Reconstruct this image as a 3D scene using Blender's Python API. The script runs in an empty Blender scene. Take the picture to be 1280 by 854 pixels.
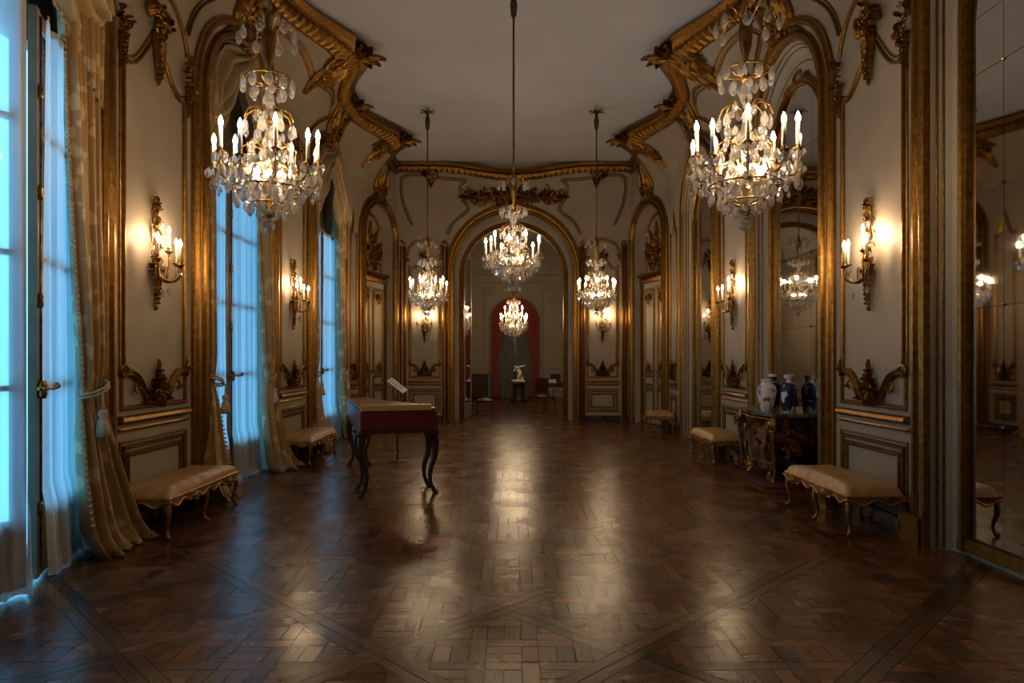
import bpy, bmesh, math, random
from mathutils import Vector, Matrix
PI = math.pi
random.seed(7)
S = bpy.context.scene
C = S.collection

# ------------------------------------------------------------------ camera, world, exposure
cam_d = bpy.data.cameras.new('camera'); cam = bpy.data.objects.new('camera', cam_d); C.objects.link(cam)
cam.location = (0, 0, 1.5); cam.rotation_euler = (PI/2, 0, 0)
cam_d.sensor_width = 36; cam_d.lens = 24.0
cam_d.shift_x = -2/1280; cam_d.shift_y = 23/1280
cam_d.clip_start = 0.02; cam_d.clip_end = 200
S.camera = cam
world = bpy.data.worlds.new('world'); S.world = world; world.use_nodes = True
wbg = world.node_tree.nodes['Background']
wbg.inputs[0].default_value = (0.15, 0.60, 1.0, 1); wbg.inputs[1].default_value = 3.8
S.view_settings.view_transform = 'Standard'; S.view_settings.look = 'None'
S.view_settings.gamma = 1; S.view_settings.use_curve_mapping = False
S.view_settings.exposure = 0.0
BULB = 290.0          # emission of every candle bulb in the hall
BULB_COL = (1.0, 0.71, 0.42)
try:
    S.cycles.caustics_reflective = False; S.cycles.caustics_refractive = False
    S.cycles.sample_clamp_indirect = 4.0
except Exception: pass

# ------------------------------------------------------------------ materials
def new_mat(name):
    m = bpy.data.materials.new(name); m.use_nodes = True
    nt = m.node_tree; b = nt.nodes['Principled BSDF']
    return m, nt, b
def noise_mat(name, c0, c1, scale=4, rough=0.6, metal=0.0, bump=0.0, bscale=None, stretch=None, detail=5, r0=0.35, r1=0.65, spec=None, coat=0, sheen=0):
    m, nt, b = new_mat(name)
    tc = nt.nodes.new('ShaderNodeTexCoord'); src = tc.outputs['Object']
    if stretch:
        mp = nt.nodes.new('ShaderNodeMapping'); mp.inputs['Scale'].default_value = stretch
        nt.links.new(src, mp.inputs[0]); src = mp.outputs[0]
    n = nt.nodes.new('ShaderNodeTexNoise'); n.inputs['Scale'].default_value = scale; n.inputs['Detail'].default_value = detail
    nt.links.new(src, n.inputs['Vector'])
    r = nt.nodes.new('ShaderNodeValToRGB')
    r.color_ramp.elements[0].position = r0; r.color_ramp.elements[0].color = (*c0, 1)
    r.color_ramp.elements[1].position = r1; r.color_ramp.elements[1].color = (*c1, 1)
    nt.links.new(n.outputs[0], r.inputs[0]); nt.links.new(r.outputs[0], b.inputs['Base Color'])
    b.inputs['Roughness'].default_value = rough; b.inputs['Metallic'].default_value = metal
    if spec is not None: b.inputs['Specular IOR Level'].default_value = spec
    if coat: b.inputs['Coat Weight'].default_value = coat; b.inputs['Coat Roughness'].default_value = 0.15
    if sheen: b.inputs['Sheen Weight'].default_value = sheen
    if bump:
        n2 = nt.nodes.new('ShaderNodeTexNoise'); n2.inputs['Scale'].default_value = bscale or scale*4; n2.inputs['Detail'].default_value = 4
        nt.links.new(src, n2.inputs['Vector'])
        bp = nt.nodes.new('ShaderNodeBump'); bp.inputs['Strength'].default_value = bump; bp.inputs['Distance'].default_value = 0.02
        nt.links.new(n2.outputs[0], bp.inputs['Height']); nt.links.new(bp.outputs[0], b.inputs['Normal'])
    return m
M = {}
M['gilt'] = noise_mat('gilt', (.165,.074,.013), (.37,.195,.040), 22, .33, .95, .2, 60, r0=.25, r1=.75)
M['giltdark'] = noise_mat('aged_gilt', (.12,.053,.011), (.30,.155,.034), 22, .38, .9, .3, 60, r0=.25, r1=.75)
M['bronze'] = noise_mat('gilt_bronze', (.15,.07,.018), (.42,.25,.07), 14, .28, .9, .1, 60)
M['rod'] = noise_mat('dark_bronze', (.05,.028,.015), (.13,.075,.035), 20, .4, .7)
M['cream'] = noise_mat('cream_paint', (.315,.25,.18), (.37,.30,.225), 1.6, .55, 0, .04, 30)
M['reveal'] = noise_mat('pale_paint', (.34,.285,.215), (.40,.34,.265), 1.6, .5, 0, .03, 30)
M['ceil'] = noise_mat('ceiling_plaster', (.54,.54,.585), (.60,.60,.64), .7, .8)
M['base'] = noise_mat('red_brown_marble', (.015,.008,.006), (.07,.032,.025), 6, .25, 0)
M['wax'] = noise_mat('candle_ivory', (.75,.70,.60), (.85,.80,.70), 8, .5)
M['redlacquer'] = noise_mat('red_lacquer', (.085,.009,.006), (.14,.018,.011), 5, .3, 0, .03, 20, coat=.3)
M['legwood'] = noise_mat('dark_mahogany', (.028,.009,.006), (.06,.02,.012), 8, .32, stretch=(6,6,1))
M['honey'] = noise_mat('honey_wood', (.34,.20,.06), (.50,.31,.11), 5, .45, stretch=(2,14,14))
M['leather'] = noise_mat('tan_leather', (.34,.19,.068), (.46,.275,.11), 7, .34, 0, .12, 25)
M['benchgilt'] = noise_mat('bench_giltwood', (.24,.11,.03), (.48,.27,.085), 14, .38, .7, .2, 50)
M['marble'] = noise_mat('grey_veined_marble', (.06,.055,.05), (.36,.33,.30), 7, .15, r0=.4, r1=.75)
M['porcelain'] = noise_mat('white_porcelain', (.70,.72,.74), (.78,.79,.80), 4, .12)
M['redrug'] = noise_mat('red_carpet', (.07,.004,.006), (.11,.007,.009), 40, .9)
M['redvelvet'] = noise_mat('red_velvet', (.24,.026,.016), (.36,.045,.028), 6, .8, sheen=.3)
M['darkred'] = noise_mat('worn_red_leather', (.07,.012,.008), (.11,.02,.014), 8, .5)
M['darkwood'] = noise_mat('ebony_wood', (.012,.010,.009), (.035,.028,.022), 8, .35)
M['chairwood'] = noise_mat('walnut', (.07,.03,.014), (.14,.065,.03), 8, .4, stretch=(5,5,1))
M['stone'] = noise_mat('white_marble', (.82,.74,.64), (.88,.80,.70), 5, .45)
M['farwall'] = noise_mat('grey_panel_paint', (.30,.25,.19), (.36,.30,.235), 2, .6)
M['farceil'] = noise_mat('grey_vault_plaster', (.42,.40,.37), (.48,.46,.43), 1, .8)
M['paper'] = noise_mat('white_card', (.66,.64,.60), (.72,.70,.66), 30, .6)
M['ink'] = noise_mat('grey_print', (.12,.12,.12), (.2,.2,.2), 30, .7)
M['blackplastic'] = noise_mat('black_plastic', (.012,.012,.012), (.03,.03,.03), 10, .4)
M['casement'] = noise_mat('brown_grey_window_paint', (.15,.115,.08), (.20,.16,.115), 5, .45)
M['tassel'] = noise_mat('cream_silk_fringe', (.34,.25,.13), (.52,.41,.25), 60, .7, stretch=(1,1,.1))
M['joint'] = noise_mat('dark_subfloor', (.008,.005,.004), (.015,.009,.006), 5, .7)

def damask():
    m, nt, b = new_mat('gold_damask_silk')
    tc = nt.nodes.new('ShaderNodeTexCoord')
    v = nt.nodes.new('ShaderNodeTexVoronoi'); v.inputs['Scale'].default_value = 7
    n = nt.nodes.new('ShaderNodeTexNoise'); n.inputs['Scale'].default_value = 9; n.inputs['Detail'].default_value = 3
    ad = nt.nodes.new('ShaderNodeMix'); ad.data_type = 'RGBA'; ad.inputs[0].default_value = .12
    nt.links.new(tc.outputs['Object'], n.inputs['Vector'])
    nt.links.new(tc.outputs['Object'], ad.inputs[6]); nt.links.new(n.outputs['Color'], ad.inputs[7])
    nt.links.new(ad.outputs[2], v.inputs['Vector'])
    r = nt.nodes.new('ShaderNodeValToRGB')
    r.color_ramp.elements[0].position = .30; r.color_ramp.elements[0].color = (.53,.385,.19,1)
    r.color_ramp.elements[1].position = .38; r.color_ramp.elements[1].color = (.34,.205,.075,1)
    nt.links.new(v.outputs['Distance'], r.inputs[0]); nt.links.new(r.outputs[0], b.inputs['Base Color'])
    b.inputs['Roughness'].default_value = .40; b.inputs['Sheen Weight'].default_value = .25
    return m
M['damask'] = damask()
M['silk'] = noise_mat('plain_gold_silk', (.30,.19,.075), (.42,.28,.12), 3, .42, sheen=.3)

def parquet():
    m, nt, b = new_mat('oak_parquet')
    uv = nt.nodes.new('ShaderNodeUVMap'); uv.uv_map = 'UVMap'
    mp = nt.nodes.new('ShaderNodeMapping'); mp.inputs['Scale'].default_value = (3, 60, 1)
    nt.links.new(uv.outputs[0], mp.inputs[0])
    n = nt.nodes.new('ShaderNodeTexNoise'); n.inputs['Scale'].default_value = 1.0; n.inputs['Detail'].default_value = 6
    nt.links.new(mp.outputs[0], n.inputs['Vector'])
    at = nt.nodes.new('ShaderNodeAttribute'); at.attribute_name = 'tone'
    r = nt.nodes.new('ShaderNodeValToRGB')
    r.color_ramp.elements[0].position = 0; r.color_ramp.elements[0].color = (.028,.009,.0033,1)
    r.color_ramp.elements[1].position = 1; r.color_ramp.elements[1].color = (.205,.083,.029,1)
    ma = nt.nodes.new('ShaderNodeMath'); ma.operation = 'MULTIPLY_ADD'; ma.inputs[1].default_value = .9; ma.inputs[2].default_value = -.45
    nt.links.new(n.outputs[0], ma.inputs[0])
    ad = nt.nodes.new('ShaderNodeMath'); ad.operation = 'ADD'; ad.use_clamp = True
    nt.links.new(ma.outputs[0], ad.inputs[0]); nt.links.new(at.outputs['Fac'], ad.inputs[1])
    nt.links.new(ad.outputs[0], r.inputs[0]); nt.links.new(r.outputs[0], b.inputs['Base Color'])
    # worn wax: patchy gloss
    tc = nt.nodes.new('ShaderNodeTexCoord')
    n3 = nt.nodes.new('ShaderNodeTexNoise'); n3.inputs['Scale'].default_value = 2.2; n3.inputs['Detail'].default_value = 5
    nt.links.new(tc.outputs['Object'], n3.inputs['Vector'])
    mr = nt.nodes.new('ShaderNodeMapRange'); mr.inputs[1].default_value = .3; mr.inputs[2].default_value = .7
    mr.inputs[3].default_value = .20; mr.inputs[4].default_value = .32
    nt.links.new(n3.outputs[0], mr.inputs[0]); nt.links.new(mr.outputs[0], b.inputs['Roughness'])
    bp = nt.nodes.new('ShaderNodeBump'); bp.inputs['Strength'].default_value = .12; bp.inputs['Distance'].default_value = .004
    nt.links.new(n.outputs[0], bp.inputs['Height']); nt.links.new(bp.outputs[0], b.inputs['Normal'])
    return m
M['parquet'] = parquet()

def sheer_mat(name, tint, transp):
    m = bpy.data.materials.new(name); m.use_nodes = True; nt = m.node_tree; nt.nodes.clear()
    o = nt.nodes.new('ShaderNodeOutputMaterial')
    t = nt.nodes.new('ShaderNodeBsdfTransparent'); t.inputs[0].default_value = (1,1,1,1)
    tl = nt.nodes.new('ShaderNodeBsdfTranslucent'); tl.inputs[0].default_value = (*tint, 1)
    df = nt.nodes.new('ShaderNodeBsdfDiffuse'); df.inputs[0].default_value = (*tint, 1)
    tc = nt.nodes.new('ShaderNodeTexCoord'); n = nt.nodes.new('ShaderNodeTexNoise'); n.inputs['Scale'].default_value = 30
    mp = nt.nodes.new('ShaderNodeMapping'); mp.inputs['Scale'].default_value = (1,1,.05)
    nt.links.new(tc.outputs['Object'], mp.inputs[0]); nt.links.new(mp.outputs[0], n.inputs['Vector'])
    mr = nt.nodes.new('ShaderNodeMapRange'); mr.inputs[3].default_value = transp*.7; mr.inputs[4].default_value = transp*1.3
    nt.links.new(n.outputs[0], mr.inputs[0])
    a = nt.nodes.new('ShaderNodeMixShader'); a.inputs[0].default_value = .35
    nt.links.new(tl.outputs[0], a.inputs[1]); nt.links.new(df.outputs[0], a.inputs[2])
    c = nt.nodes.new('ShaderNodeMixShader'); nt.links.new(mr.outputs[0], c.inputs[0])
    nt.links.new(a.outputs[0], c.inputs[1]); nt.links.new(t.outputs[0], c.inputs[2])
    nt.links.new(c.outputs[0], o.inputs[0]); return m
M['sheer'] = sheer_mat('white_voile', (.82,.86,.9), .30)
M['sheergrey'] = sheer_mat('grey_voile', (.42,.42,.43), .03)

def pane_mat():
    m = bpy.data.materials.new('window_glass'); m.use_nodes = True; nt = m.node_tree; nt.nodes.clear()
    o = nt.nodes.new('ShaderNodeOutputMaterial'); t = nt.nodes.new('ShaderNodeBsdfTransparent'); t.inputs[0].default_value = (.93,.96,.98,1)
    g = nt.nodes.new('ShaderNodeBsdfGlossy'); g.inputs['Roughness'].default_value = .03
    f = nt.nodes.new('ShaderNodeFresnel'); f.inputs[0].default_value = 1.4
    x = nt.nodes.new('ShaderNodeMixShader'); nt.links.new(f.outputs[0], x.inputs[0])
    nt.links.new(t.outputs[0], x.inputs[1]); nt.links.new(g.outputs[0], x.inputs[2]); nt.links.new(x.outputs[0], o.inputs[0]); return m
M['glass'] = pane_mat()
def crystal_mat(name, tint):
    m = bpy.data.materials.new(name); m.use_nodes = True; nt = m.node_tree; nt.nodes.clear()
    o = nt.nodes.new('ShaderNodeOutputMaterial')
    g = nt.nodes.new('ShaderNodeBsdfGlass'); g.inputs['IOR'].default_value = 1.5; g.inputs['Color'].default_value = (*tint, 1); g.inputs['Roughness'].default_value = .02
    t = nt.nodes.new('ShaderNodeBsdfTransparent'); t.inputs[0].default_value = (*tint, 1)
    d = nt.nodes.new('ShaderNodeBsdfDiffuse'); d.inputs[0].default_value = (.9,.88,.85,1)
    a = nt.nodes.new('ShaderNodeMixShader'); a.inputs[0].default_value = .25
    nt.links.new(g.outputs[0], a.inputs[1]); nt.links.new(t.outputs[0], a.inputs[2])
    b = nt.nodes.new('ShaderNodeMixShader'); b.inputs[0].default_value = .15
    nt.links.new(a.outputs[0], b.inputs[1]); nt.links.new(d.outputs[0], b.inputs[2]); nt.links.new(b.outputs[0], o.inputs[0]); return m
M['crystal'] = crystal_mat('cut_crystal', (.97,.96,.95))
def emit_mat(name, col, st):
    m = bpy.data.materials.new(name); m.use_nodes = True; nt = m.node_tree; nt.nodes.clear()
    o = nt.nodes.new('ShaderNodeOutputMaterial'); e = nt.nodes.new('ShaderNodeEmission')
    e.inputs[0].default_value = (*col, 1); e.inputs[1].default_value = st; nt.links.new(e.outputs[0], o.inputs[0]); return m
M['bulb'] = emit_mat('candle_bulb', BULB_COL, BULB)
def mirror_mat():
    m, nt, b = new_mat('old_mirror_silvering')
    tc = nt.nodes.new('ShaderNodeTexCoord'); n = nt.nodes.new('ShaderNodeTexNoise'); n.inputs['Scale'].default_value = 5
    nt.links.new(tc.outputs['Object'], n.inputs['Vector'])
    r = nt.nodes.new('ShaderNodeValToRGB'); r.color_ramp.elements[0].color = (.50,.50,.48,1); r.color_ramp.elements[1].color = (.60,.59,.57,1)
    nt.links.new(n.outputs[0], r.inputs[0]); nt.links.new(r.outputs[0], b.inputs['Base Color'])
    b.inputs['Metallic'].default_value = 1; b.inputs['Roughness'].default_value = .025; return m
M['mirror'] = mirror_mat()
def vase_mat(name, ground, pat, scale, lo, hi, extra=None):
    m, nt, b = new_mat(name)
    tc = nt.nodes.new('ShaderNodeTexCoord'); v = nt.nodes.new('ShaderNodeTexNoise'); v.inputs['Scale'].default_value = scale; v.inputs['Detail'].default_value = 3
    nt.links.new(tc.outputs['Object'], v.inputs['Vector'])
    r = nt.nodes.new('ShaderNodeValToRGB'); e = r.color_ramp.elements
    e[0].position = lo; e[0].color = (*ground, 1); e[1].position = hi; e[1].color = (*pat, 1)
    if extra:
        k = e.new(hi+.06); k.color = (*extra, 1)
    nt.links.new(v.outputs[0], r.inputs[0]); nt.links.new(r.outputs[0], b.inputs['Base Color'])
    b.inputs['Roughness'].default_value = .1; return m
M['vasewhite'] = vase_mat('white_floral_porcelain', (.70,.69,.66), (.45,.08,.07), 13, .54, .60, (.10,.18,.10))
M['vaseblue'] = vase_mat('cobalt_porcelain', (.004,.010,.060), (.40,.46,.55), 10, .58, .62)
M['vasebw'] = vase_mat('blue_white_porcelain', (.006,.014,.085), (.60,.64,.70), 9, .52, .56)
M['marq'] = vase_mat('lacquer_marquetry', (.012,.007,.005), (.16,.065,.02), 6, .50, .62, (.32,.06,.02))
M['marqgold'] = noise_mat('amber_floral_marquetry', (.10,.03,.010), (.26,.09,.025), 9, .35)
M['tymp'] = noise_mat('carved_relief_gilt', (.07,.035,.014), (.26,.15,.055), 14, .5, .5, .5, 30)

# ------------------------------------------------------------------ mesh helpers
class MB:
    def __init__(s): s.v = []; s.f = []
    def add(s, v, f):
        o = len(s.v); s.v += [tuple(p) for p in v]; s.f += [tuple(i+o for i in q) for q in f]
    def box(s, x0, x1, y0, y1, z0, z1, mat=None):
        v = [(x,y,z) for x in (x0,x1) for y in (y0,y1) for z in (z0,z1)]
        if mat: v = [tuple(mat @ Vector(p)) for p in v]
        s.add(v, [(0,1,3,2),(4,6,7,5),(0,4,5,1),(2,3,7,6),(0,2,6,4),(1,5,7,3)])
    def lathe(s, prof, n=12, c=(0,0,0), cap=True):
        v = []; f = []
        for r, z in prof:
            for k in range(n):
                a = 2*PI*k/n; v.append((c[0]+r*math.cos(a), c[1]+r*math.sin(a), c[2]+z))
        m = len(prof)
        for i in range(m-1):
            for k in range(n):
                k2 = (k+1) % n; f.append((i*n+k, i*n+k2, (i+1)*n+k2, (i+1)*n+k))
        if cap:
            f.append(tuple(range(n-1,-1,-1))); f.append(tuple((m-1)*n+k for k in range(n)))
        s.add(v, f)
    def tube(s, pts, r, n=6, cap=True, flat=1.0):
        pts = [Vector(p) for p in pts]; m = len(pts)
        rs = r if isinstance(r, (list, tuple)) else [r]*m
        v = []; f = []; ref = None
        for i, p in enumerate(pts):
            t = (pts[min(i+1,m-1)] - pts[max(i-1,0)])
            if t.length < 1e-9: t = Vector((0,0,1))
            t.normalize()
            if ref is None: ref = Vector((0,0,1)) if abs(t.z) < .9 else Vector((1,0,0))
            b = t.cross(ref)
            if b.length < 1e-6: b = t.orthogonal()
            b.normalize(); nn = b.cross(t).normalized(); ref = nn
            for k in range(n):
                a = 2*PI*k/n; v.append(p + b*math.cos(a)*rs[i] + nn*math.sin(a)*rs[i]*flat)
        for i in range(m-1):
            for k in range(n):
                k2 = (k+1) % n; f.append((i*n+k, i*n+k2, (i+1)*n+k2, (i+1)*n+k))
        if cap: f.append(tuple(range(n-1,-1,-1))); f.append(tuple((m-1)*n+k for k in range(n)))
        s.add(v, f)
    def grid(s, fn, nu, nv, closed_u=False):
        v = [fn(i/nu, j/nv) for j in range(nv+1) for i in range(nu+1)]
        f = [(j*(nu+1)+i, j*(nu+1)+i+1, (j+1)*(nu+1)+i+1, (j+1)*(nu+1)+i) for j in range(nv) for i in range(nu)]
        s.add(v, f)
    def ball(s, c, r, n=8, m=5, sz=1.0):
        prof = [(r*math.sin(PI*i/m), -r*sz*math.cos(PI*i/m)) for i in range(m+1)]
        prof[0] = (r*.05, prof[0][1]); prof[-1] = (r*.05, prof[-1][1]); s.lathe(prof, n, c)
    def sweep(s, P, path, prof, closed=False):
        """profile (a across the wall plane, b proud of it) swept along (s,z) path on wall mapping P"""
        m = len(path); v = []; f = []; k = len(prof)
        for i in range(m):
            p = Vector(path[i]); 
            pa = Vector(path[(i-1) % m]) if (i > 0 or closed) else None
            pb = Vector(path[(i+1) % m]) if (i < m-1 or closed) else None
            if pa is None: t = (pb-p).normalized(); sc = 1
            elif pb is None: t = (p-pa).normalized(); sc = 1
            else:
                t1 = (p-pa).normalized(); t2 = (pb-p).normalized(); t = t1+t2
                if t.length < 1e-6: t = t2
                t.normalize(); sc = 1/max(.45, t.dot(t2))
            nx, nz = -t.y, t.x
            for a, b in prof: v.append(P(p.x+nx*a*sc, p.y+nz*a*sc, b))
        for i in range(m if closed else m-1):
            j = (i+1) % m
            for q in range(k-1): f.append((i*k+q, i*k+q+1, j*k+q+1, j*k+q))
        if not closed: f.append(tuple(range(k))); f.append(tuple((m-1)*k+q for q in range(k-1,-1,-1)))
        s.add(v, f)
    def panel(s, P, path, closed=False, dd=0.0):
        for pr in (BEAD_A, BEAD_B): s.sweep(P, path, [(a, b+dd if b else b+dd-.004*(dd != 0)) for a, b in pr], closed)
    def mesh(s, name, recalc=False, smooth=False):
        me = bpy.data.meshes.new(name); me.from_pydata(s.v, [], s.f)
        if recalc:
            bm = bmesh.new(); bm.from_mesh(me); bmesh.ops.recalc_face_normals(bm, faces=bm.faces); bm.to_mesh(me); bm.free()
        if smooth: me.polygons.foreach_set('use_smooth', [True]*len(me.polygons))
        me.update(); return me
    def build(s, name, mat, parent=None, smooth=False, recalc=True, loc=None):
        me = s.mesh(name, recalc, smooth); me.materials.append(M[mat] if isinstance(mat, str) else mat)
        return link(name, me, parent, loc)
def link(name, me, parent=None, loc=None, rot=None):
    o = bpy.data.objects.new(name, me); C.objects.link(o)
    if parent: o.parent = parent
    if loc is not None: o.location = loc
    if rot is not None: o.rotation_euler = rot
    return o
def tag(o, label=None, cat=None, group=None, kind=None):
    if label: o['label'] = label
    if cat: o['category'] = cat
    if group: o['group'] = group
    if kind: o['kind'] = kind
    return o
def empty(name, loc, label, cat, group=None, rz=0):
    o = bpy.data.objects.new(name, None); C.objects.link(o); o.location = loc; o.rotation_euler = (0,0,rz)
    return tag(o, label, cat, group)
def dup(root, loc, rz, label, group=None, flip=False):
    r = root.copy(); C.objects.link(r); r.location = loc; r.rotation_euler = (0,0,rz); r['label'] = label
    if group: r['group'] = group
    for ch in list(root.children):
        c = ch.copy(); C.objects.link(c); c.parent = r
        for g in list(ch.children):
            d = g.copy(); C.objects.link(d); d.parent = c
    return r
def bez(a, b, c, d, n=10):
    a, b, c, d = Vector(a), Vector(b), Vector(c), Vector(d); out = []
    for i in range(n+1):
        t = i/n; u = 1-t; out.append(tuple(a*u**3 + b*3*u*u*t + c*3*u*t*t + d*t**3))
    return out
def crom(p, n=5):
    out = []; q = [p[0]]+list(p)+[p[-1]]
    for i in range(1, len(q)-2):
        for j in range(n):
            t = j/n; a, b, c, d = [Vector(v) for v in q[i-1:i+3]]
            out.append(tuple(.5*((2*b)+(c-a)*t+(2*a-5*b+4*c-d)*t*t+(3*b-a-3*c+d)*t**3)))
    return out+[tuple(p[-1])]
def arch(c, R, spring, z0=-.02, n=24, rise=None):
    rise = rise or R
    return [(c-R, z0)] + [(c-R*math.cos(PI*i/n), spring+rise*math.sin(PI*i/n)) for i in range(n+1)] + [(c+R, z0)]

# ------------------------------------------------------------------ room plan
W = 3.35; ZC = 6.25; BACK = 16.6; FRONT = -1.3; Y1 = 14.75; BX = 2.85
BAYS = [4.42, 8.35, 12.30]; RB = 1.0; SPR = 4.30
PIERS = [2.45, 6.38, 10.33, 14.28]
def sm(t): t = max(0, min(1, t)); return t*t*(3-2*t)
def amp_side(y): return .42 + .60*max(sm(1-abs(y-p)/1.65) for p in PIERS)
def cove(z): return max(0, min(1, (z-5.15)/1.0))**2
def PR(s, z, d): return (W - d - amp_side(s)*cove(z), s, z)
def PL(s, z, d): return (-(W - d - amp_side(s)*cove(z)), s, z)
dA = Vector((W, Y1)); dB = Vector((BX, BACK)); dL = (dB-dA).length; dT = (dB-dA)/dL; dN = Vector((-dT.y, dT.x))
if dN.x > 0: dN = -dN
def amp_door(s): return .16 + (amp_side(Y1)-.16)*sm(1-s/dL)
def PDR(s, z, d):
    t = min(1, max(0, s/dL)); dv = (Vector((-1, 0))*(1-t)+Vector((0, -1))*t).normalized()
    q = dA + dT*s + dN*d + dv*(amp_door(s)*cove(z)); return (q.x, q.y, z)
def PDL(s, z, d):
    q = PDR(s, z, d); return (-q[0], q[1], q[2])
def PB(s, z, d): return (s, BACK - d - (.16)*cove(z), z)

ROLL = [(-.13,0),(-.13,.035),(-.10,.05),(-.075,.03),(-.065,.075),(-.04,.105),(0,.115),(.04,.105),(.065,.075),(.075,.03),(.10,.05),(.13,.035),(.13,0)]
BUNDLE = [(-.11,0),(-.11,.06),(-.09,.085),(-.06,.085),(-.045,.05),(-.03,.05),(-.015,.09),(.015,.10),(.045,.09),(.06,.045),(.085,.045),(.095,.06),(.11,.04),(.11,0)]
RL1 = [(-.06,0),(-.06,.05),(-.045,.085),(-.01,.10),(.025,.085),(.035,.05),(.05,.055),(.06,.04),(.06,0)]
RL2 = [(-.045,0),(-.045,.04),(-.025,.07),(.005,.07),(.02,.04),(.045,.03),(.045,0)]
THIN = [(-.022,0),(-.022,.014),(-.01,.026),(.006,.026),(.014,.012),(.022,.012),(.022,0)]
BEAD_A = [(-.040,0),(-.040,.016),(-.030,.030),(-.016,.030),(-.008,.012),(-.008,0)]
BEAD_B = [(.014,0),(.014,.012),(.022,.020),(.032,.012),(.032,0)]
PANEL = [(-.045,0),(-.045,.02),(-.032,.034),(-.018,.034),(-.010,.014),(.010,.014),(.016,.024),(.03,.024),(.036,0)]
FAT = [(-.05,0),(-.05,.03),(-.025,.06),(.015,.06),(.03,.03),(.05,.03),(.05,0)]

# ------------------------------------------------------------------ carved ornament on a wall mapping
def spiral(s, P, c, r, a0, turns, w, d0=.02, hand=1, n=18):
    pts = []; rs = []
    for i in range(n+1):
        t = i/n; rr = r*(1-t)**1.1+.004; a = a0+hand*turns*2*PI*t
        pts.append(P(c[0]+rr*math.cos(a), c[1]+rr*math.sin(a), d0+.03*t)); rs.append(w*(1-.55*t))
    s.tube(pts, rs, 5)
    s.ball(P(c[0], c[1], d0+.04), w*1.2, 6, 4)
def leaf(s, P, c, ang, L, wd, curl=0.0, lift=.05, n=7, lobes=3):
    rows = []; x, z = c; a = ang
    for i in range(n+1):
        t = i/n; w = wd*math.sin(PI*min(.98, .12+.86*t))*(0.75+.25*abs(math.cos(lobes*PI*t)))
        nx, nz = -math.sin(a), math.cos(a); d = .012+lift*math.sin(PI*t*.75)
        rows.append([P(x-nx*w, z-nz*w, .004+d*.35), P(x-nx*w*.45, z-nz*w*.45, d), P(x, z, d*.62), P(x+nx*w*.45, z+nz*w*.45, d), P(x+nx*w, z+nz*w, .004+d*.35)])
        x += math.cos(a)*L/n; z += math.sin(a)*L/n; a += curl/n
    v = [p for r in rows for p in r]; f = []
    for i in range(n):
        for k in range(4): f.append((i*5+k, i*5+k+1, (i+1)*5+k+1, (i+1)*5+k))
    s.add(v, f)
def palmette(s, P, c, h, w, nl=7, scrolls=True, down=False):
    sg = -1 if down else 1
    for i in range(nl):
        q = (i/(nl-1)-.5)*2; a = sg*(PI/2 - q*1.15)
        leaf(s, P, c, a, h*(1-.45*abs(q)), w*.16, -q*.9*sg, .06)
    if scrolls:
        for k in (-1, 1): spiral(s, P, (c[0]+k*w*.34, c[1]-sg*h*.02), w*.2, PI/2, 1.4, w*.05, .03, k)
    s.ball(P(c[0], c[1]+sg*h*.08, .06), w*.09, 7, 4)
def crest(s, P, c, h, w, rng):
    """pointed heap of small leaves, husks and beads, widest at the foot"""
    for i in range(7):
        t = i/7; z = c[1]+h*.80*t; ww = w*(1-t)**1.25
        for j in range(max(1, round(4*(1-t)))):
            for k in (-1, 1):
                x = c[0]+k*ww*(j+.5)/max(1, round(4*(1-t)))
                leaf(s, P, (x, z), PI/2-k*(.25+.9*abs(x-c[0])/w), .085*(1-.3*t), .020, -k*1.2, .06, 4, 1)
        s.ball(P(c[0], z+.02, .06), .02*(1-.5*t), 6, 4)
    rocaille(s, P, (c[0], c[1]+.07), w*1.5, .16, rng, 14, 1.2); rocaille(s, P, (c[0], c[1]+.17), w*.8, .14, rng, 9, 1.2)
    leaf(s, P, (c[0], c[1]+h*.66), PI/2, h*.40, .026, 0, .045)
    for k in (-1, 1):
        leaf(s, P, (c[0]+k*w*.3, c[1]+.015), PI/2-k*1.35, w*1.1, .03, k*.7, .055)
        spiral(s, P, (c[0]+k*w*.75, c[1]+.05), .042, PI/2, 1.3, .013, .03, k); spiral(s, P, (c[0]+k*w*.32, c[1]+.06), .04, PI/2, 1.3, .012, .05, -k)
def rocaille(s, P, c, w, h, rng, n=14, ls=1.0):
    for i in range(n):
        a = rng.uniform(0, 2*PI); x = c[0]+math.cos(a)*w*.3*rng.random(); z = c[1]+math.sin(a)*h*.3*rng.random()
        leaf(s, P, (x, z), a, ls*rng.uniform(.25,.5)*max(w,h)*.6, w*.09, rng.uniform(-1.6,1.6), .09)
    for k in range(4): spiral(s, P, (c[0]+rng.uniform(-.3,.3)*w, c[1]+rng.uniform(-.3,.3)*h), w*.16, rng.uniform(0,6), 1.3, w*.045, .05, rng.choice((-1,1)))
    for k in range(7): s.ball(P(c[0]+rng.uniform(-.3,.3)*w, c[1]+rng.uniform(-.3,.3)*h, .08), w*.05, 6, 4)
def drop(s, P, c, L, rng, w=.12):
    n = 7
    for i in range(n):
        t = i/n; z = c[1]-L*t; ww = w*(1-.75*t)
        for k in (-1, 1): leaf(s, P, (c[0], z), -PI/2+k*.75, ww*1.5, ww*.35, -k*.9, .06)
        s.ball(P(c[0]+rng.uniform(-.3,.3)*ww, z, .06), ww*.33, 6, 4)
    leaf(s, P, (c[0], c[1]-L*.92), -PI/2, L*.2, .022, 0, .04)

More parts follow.
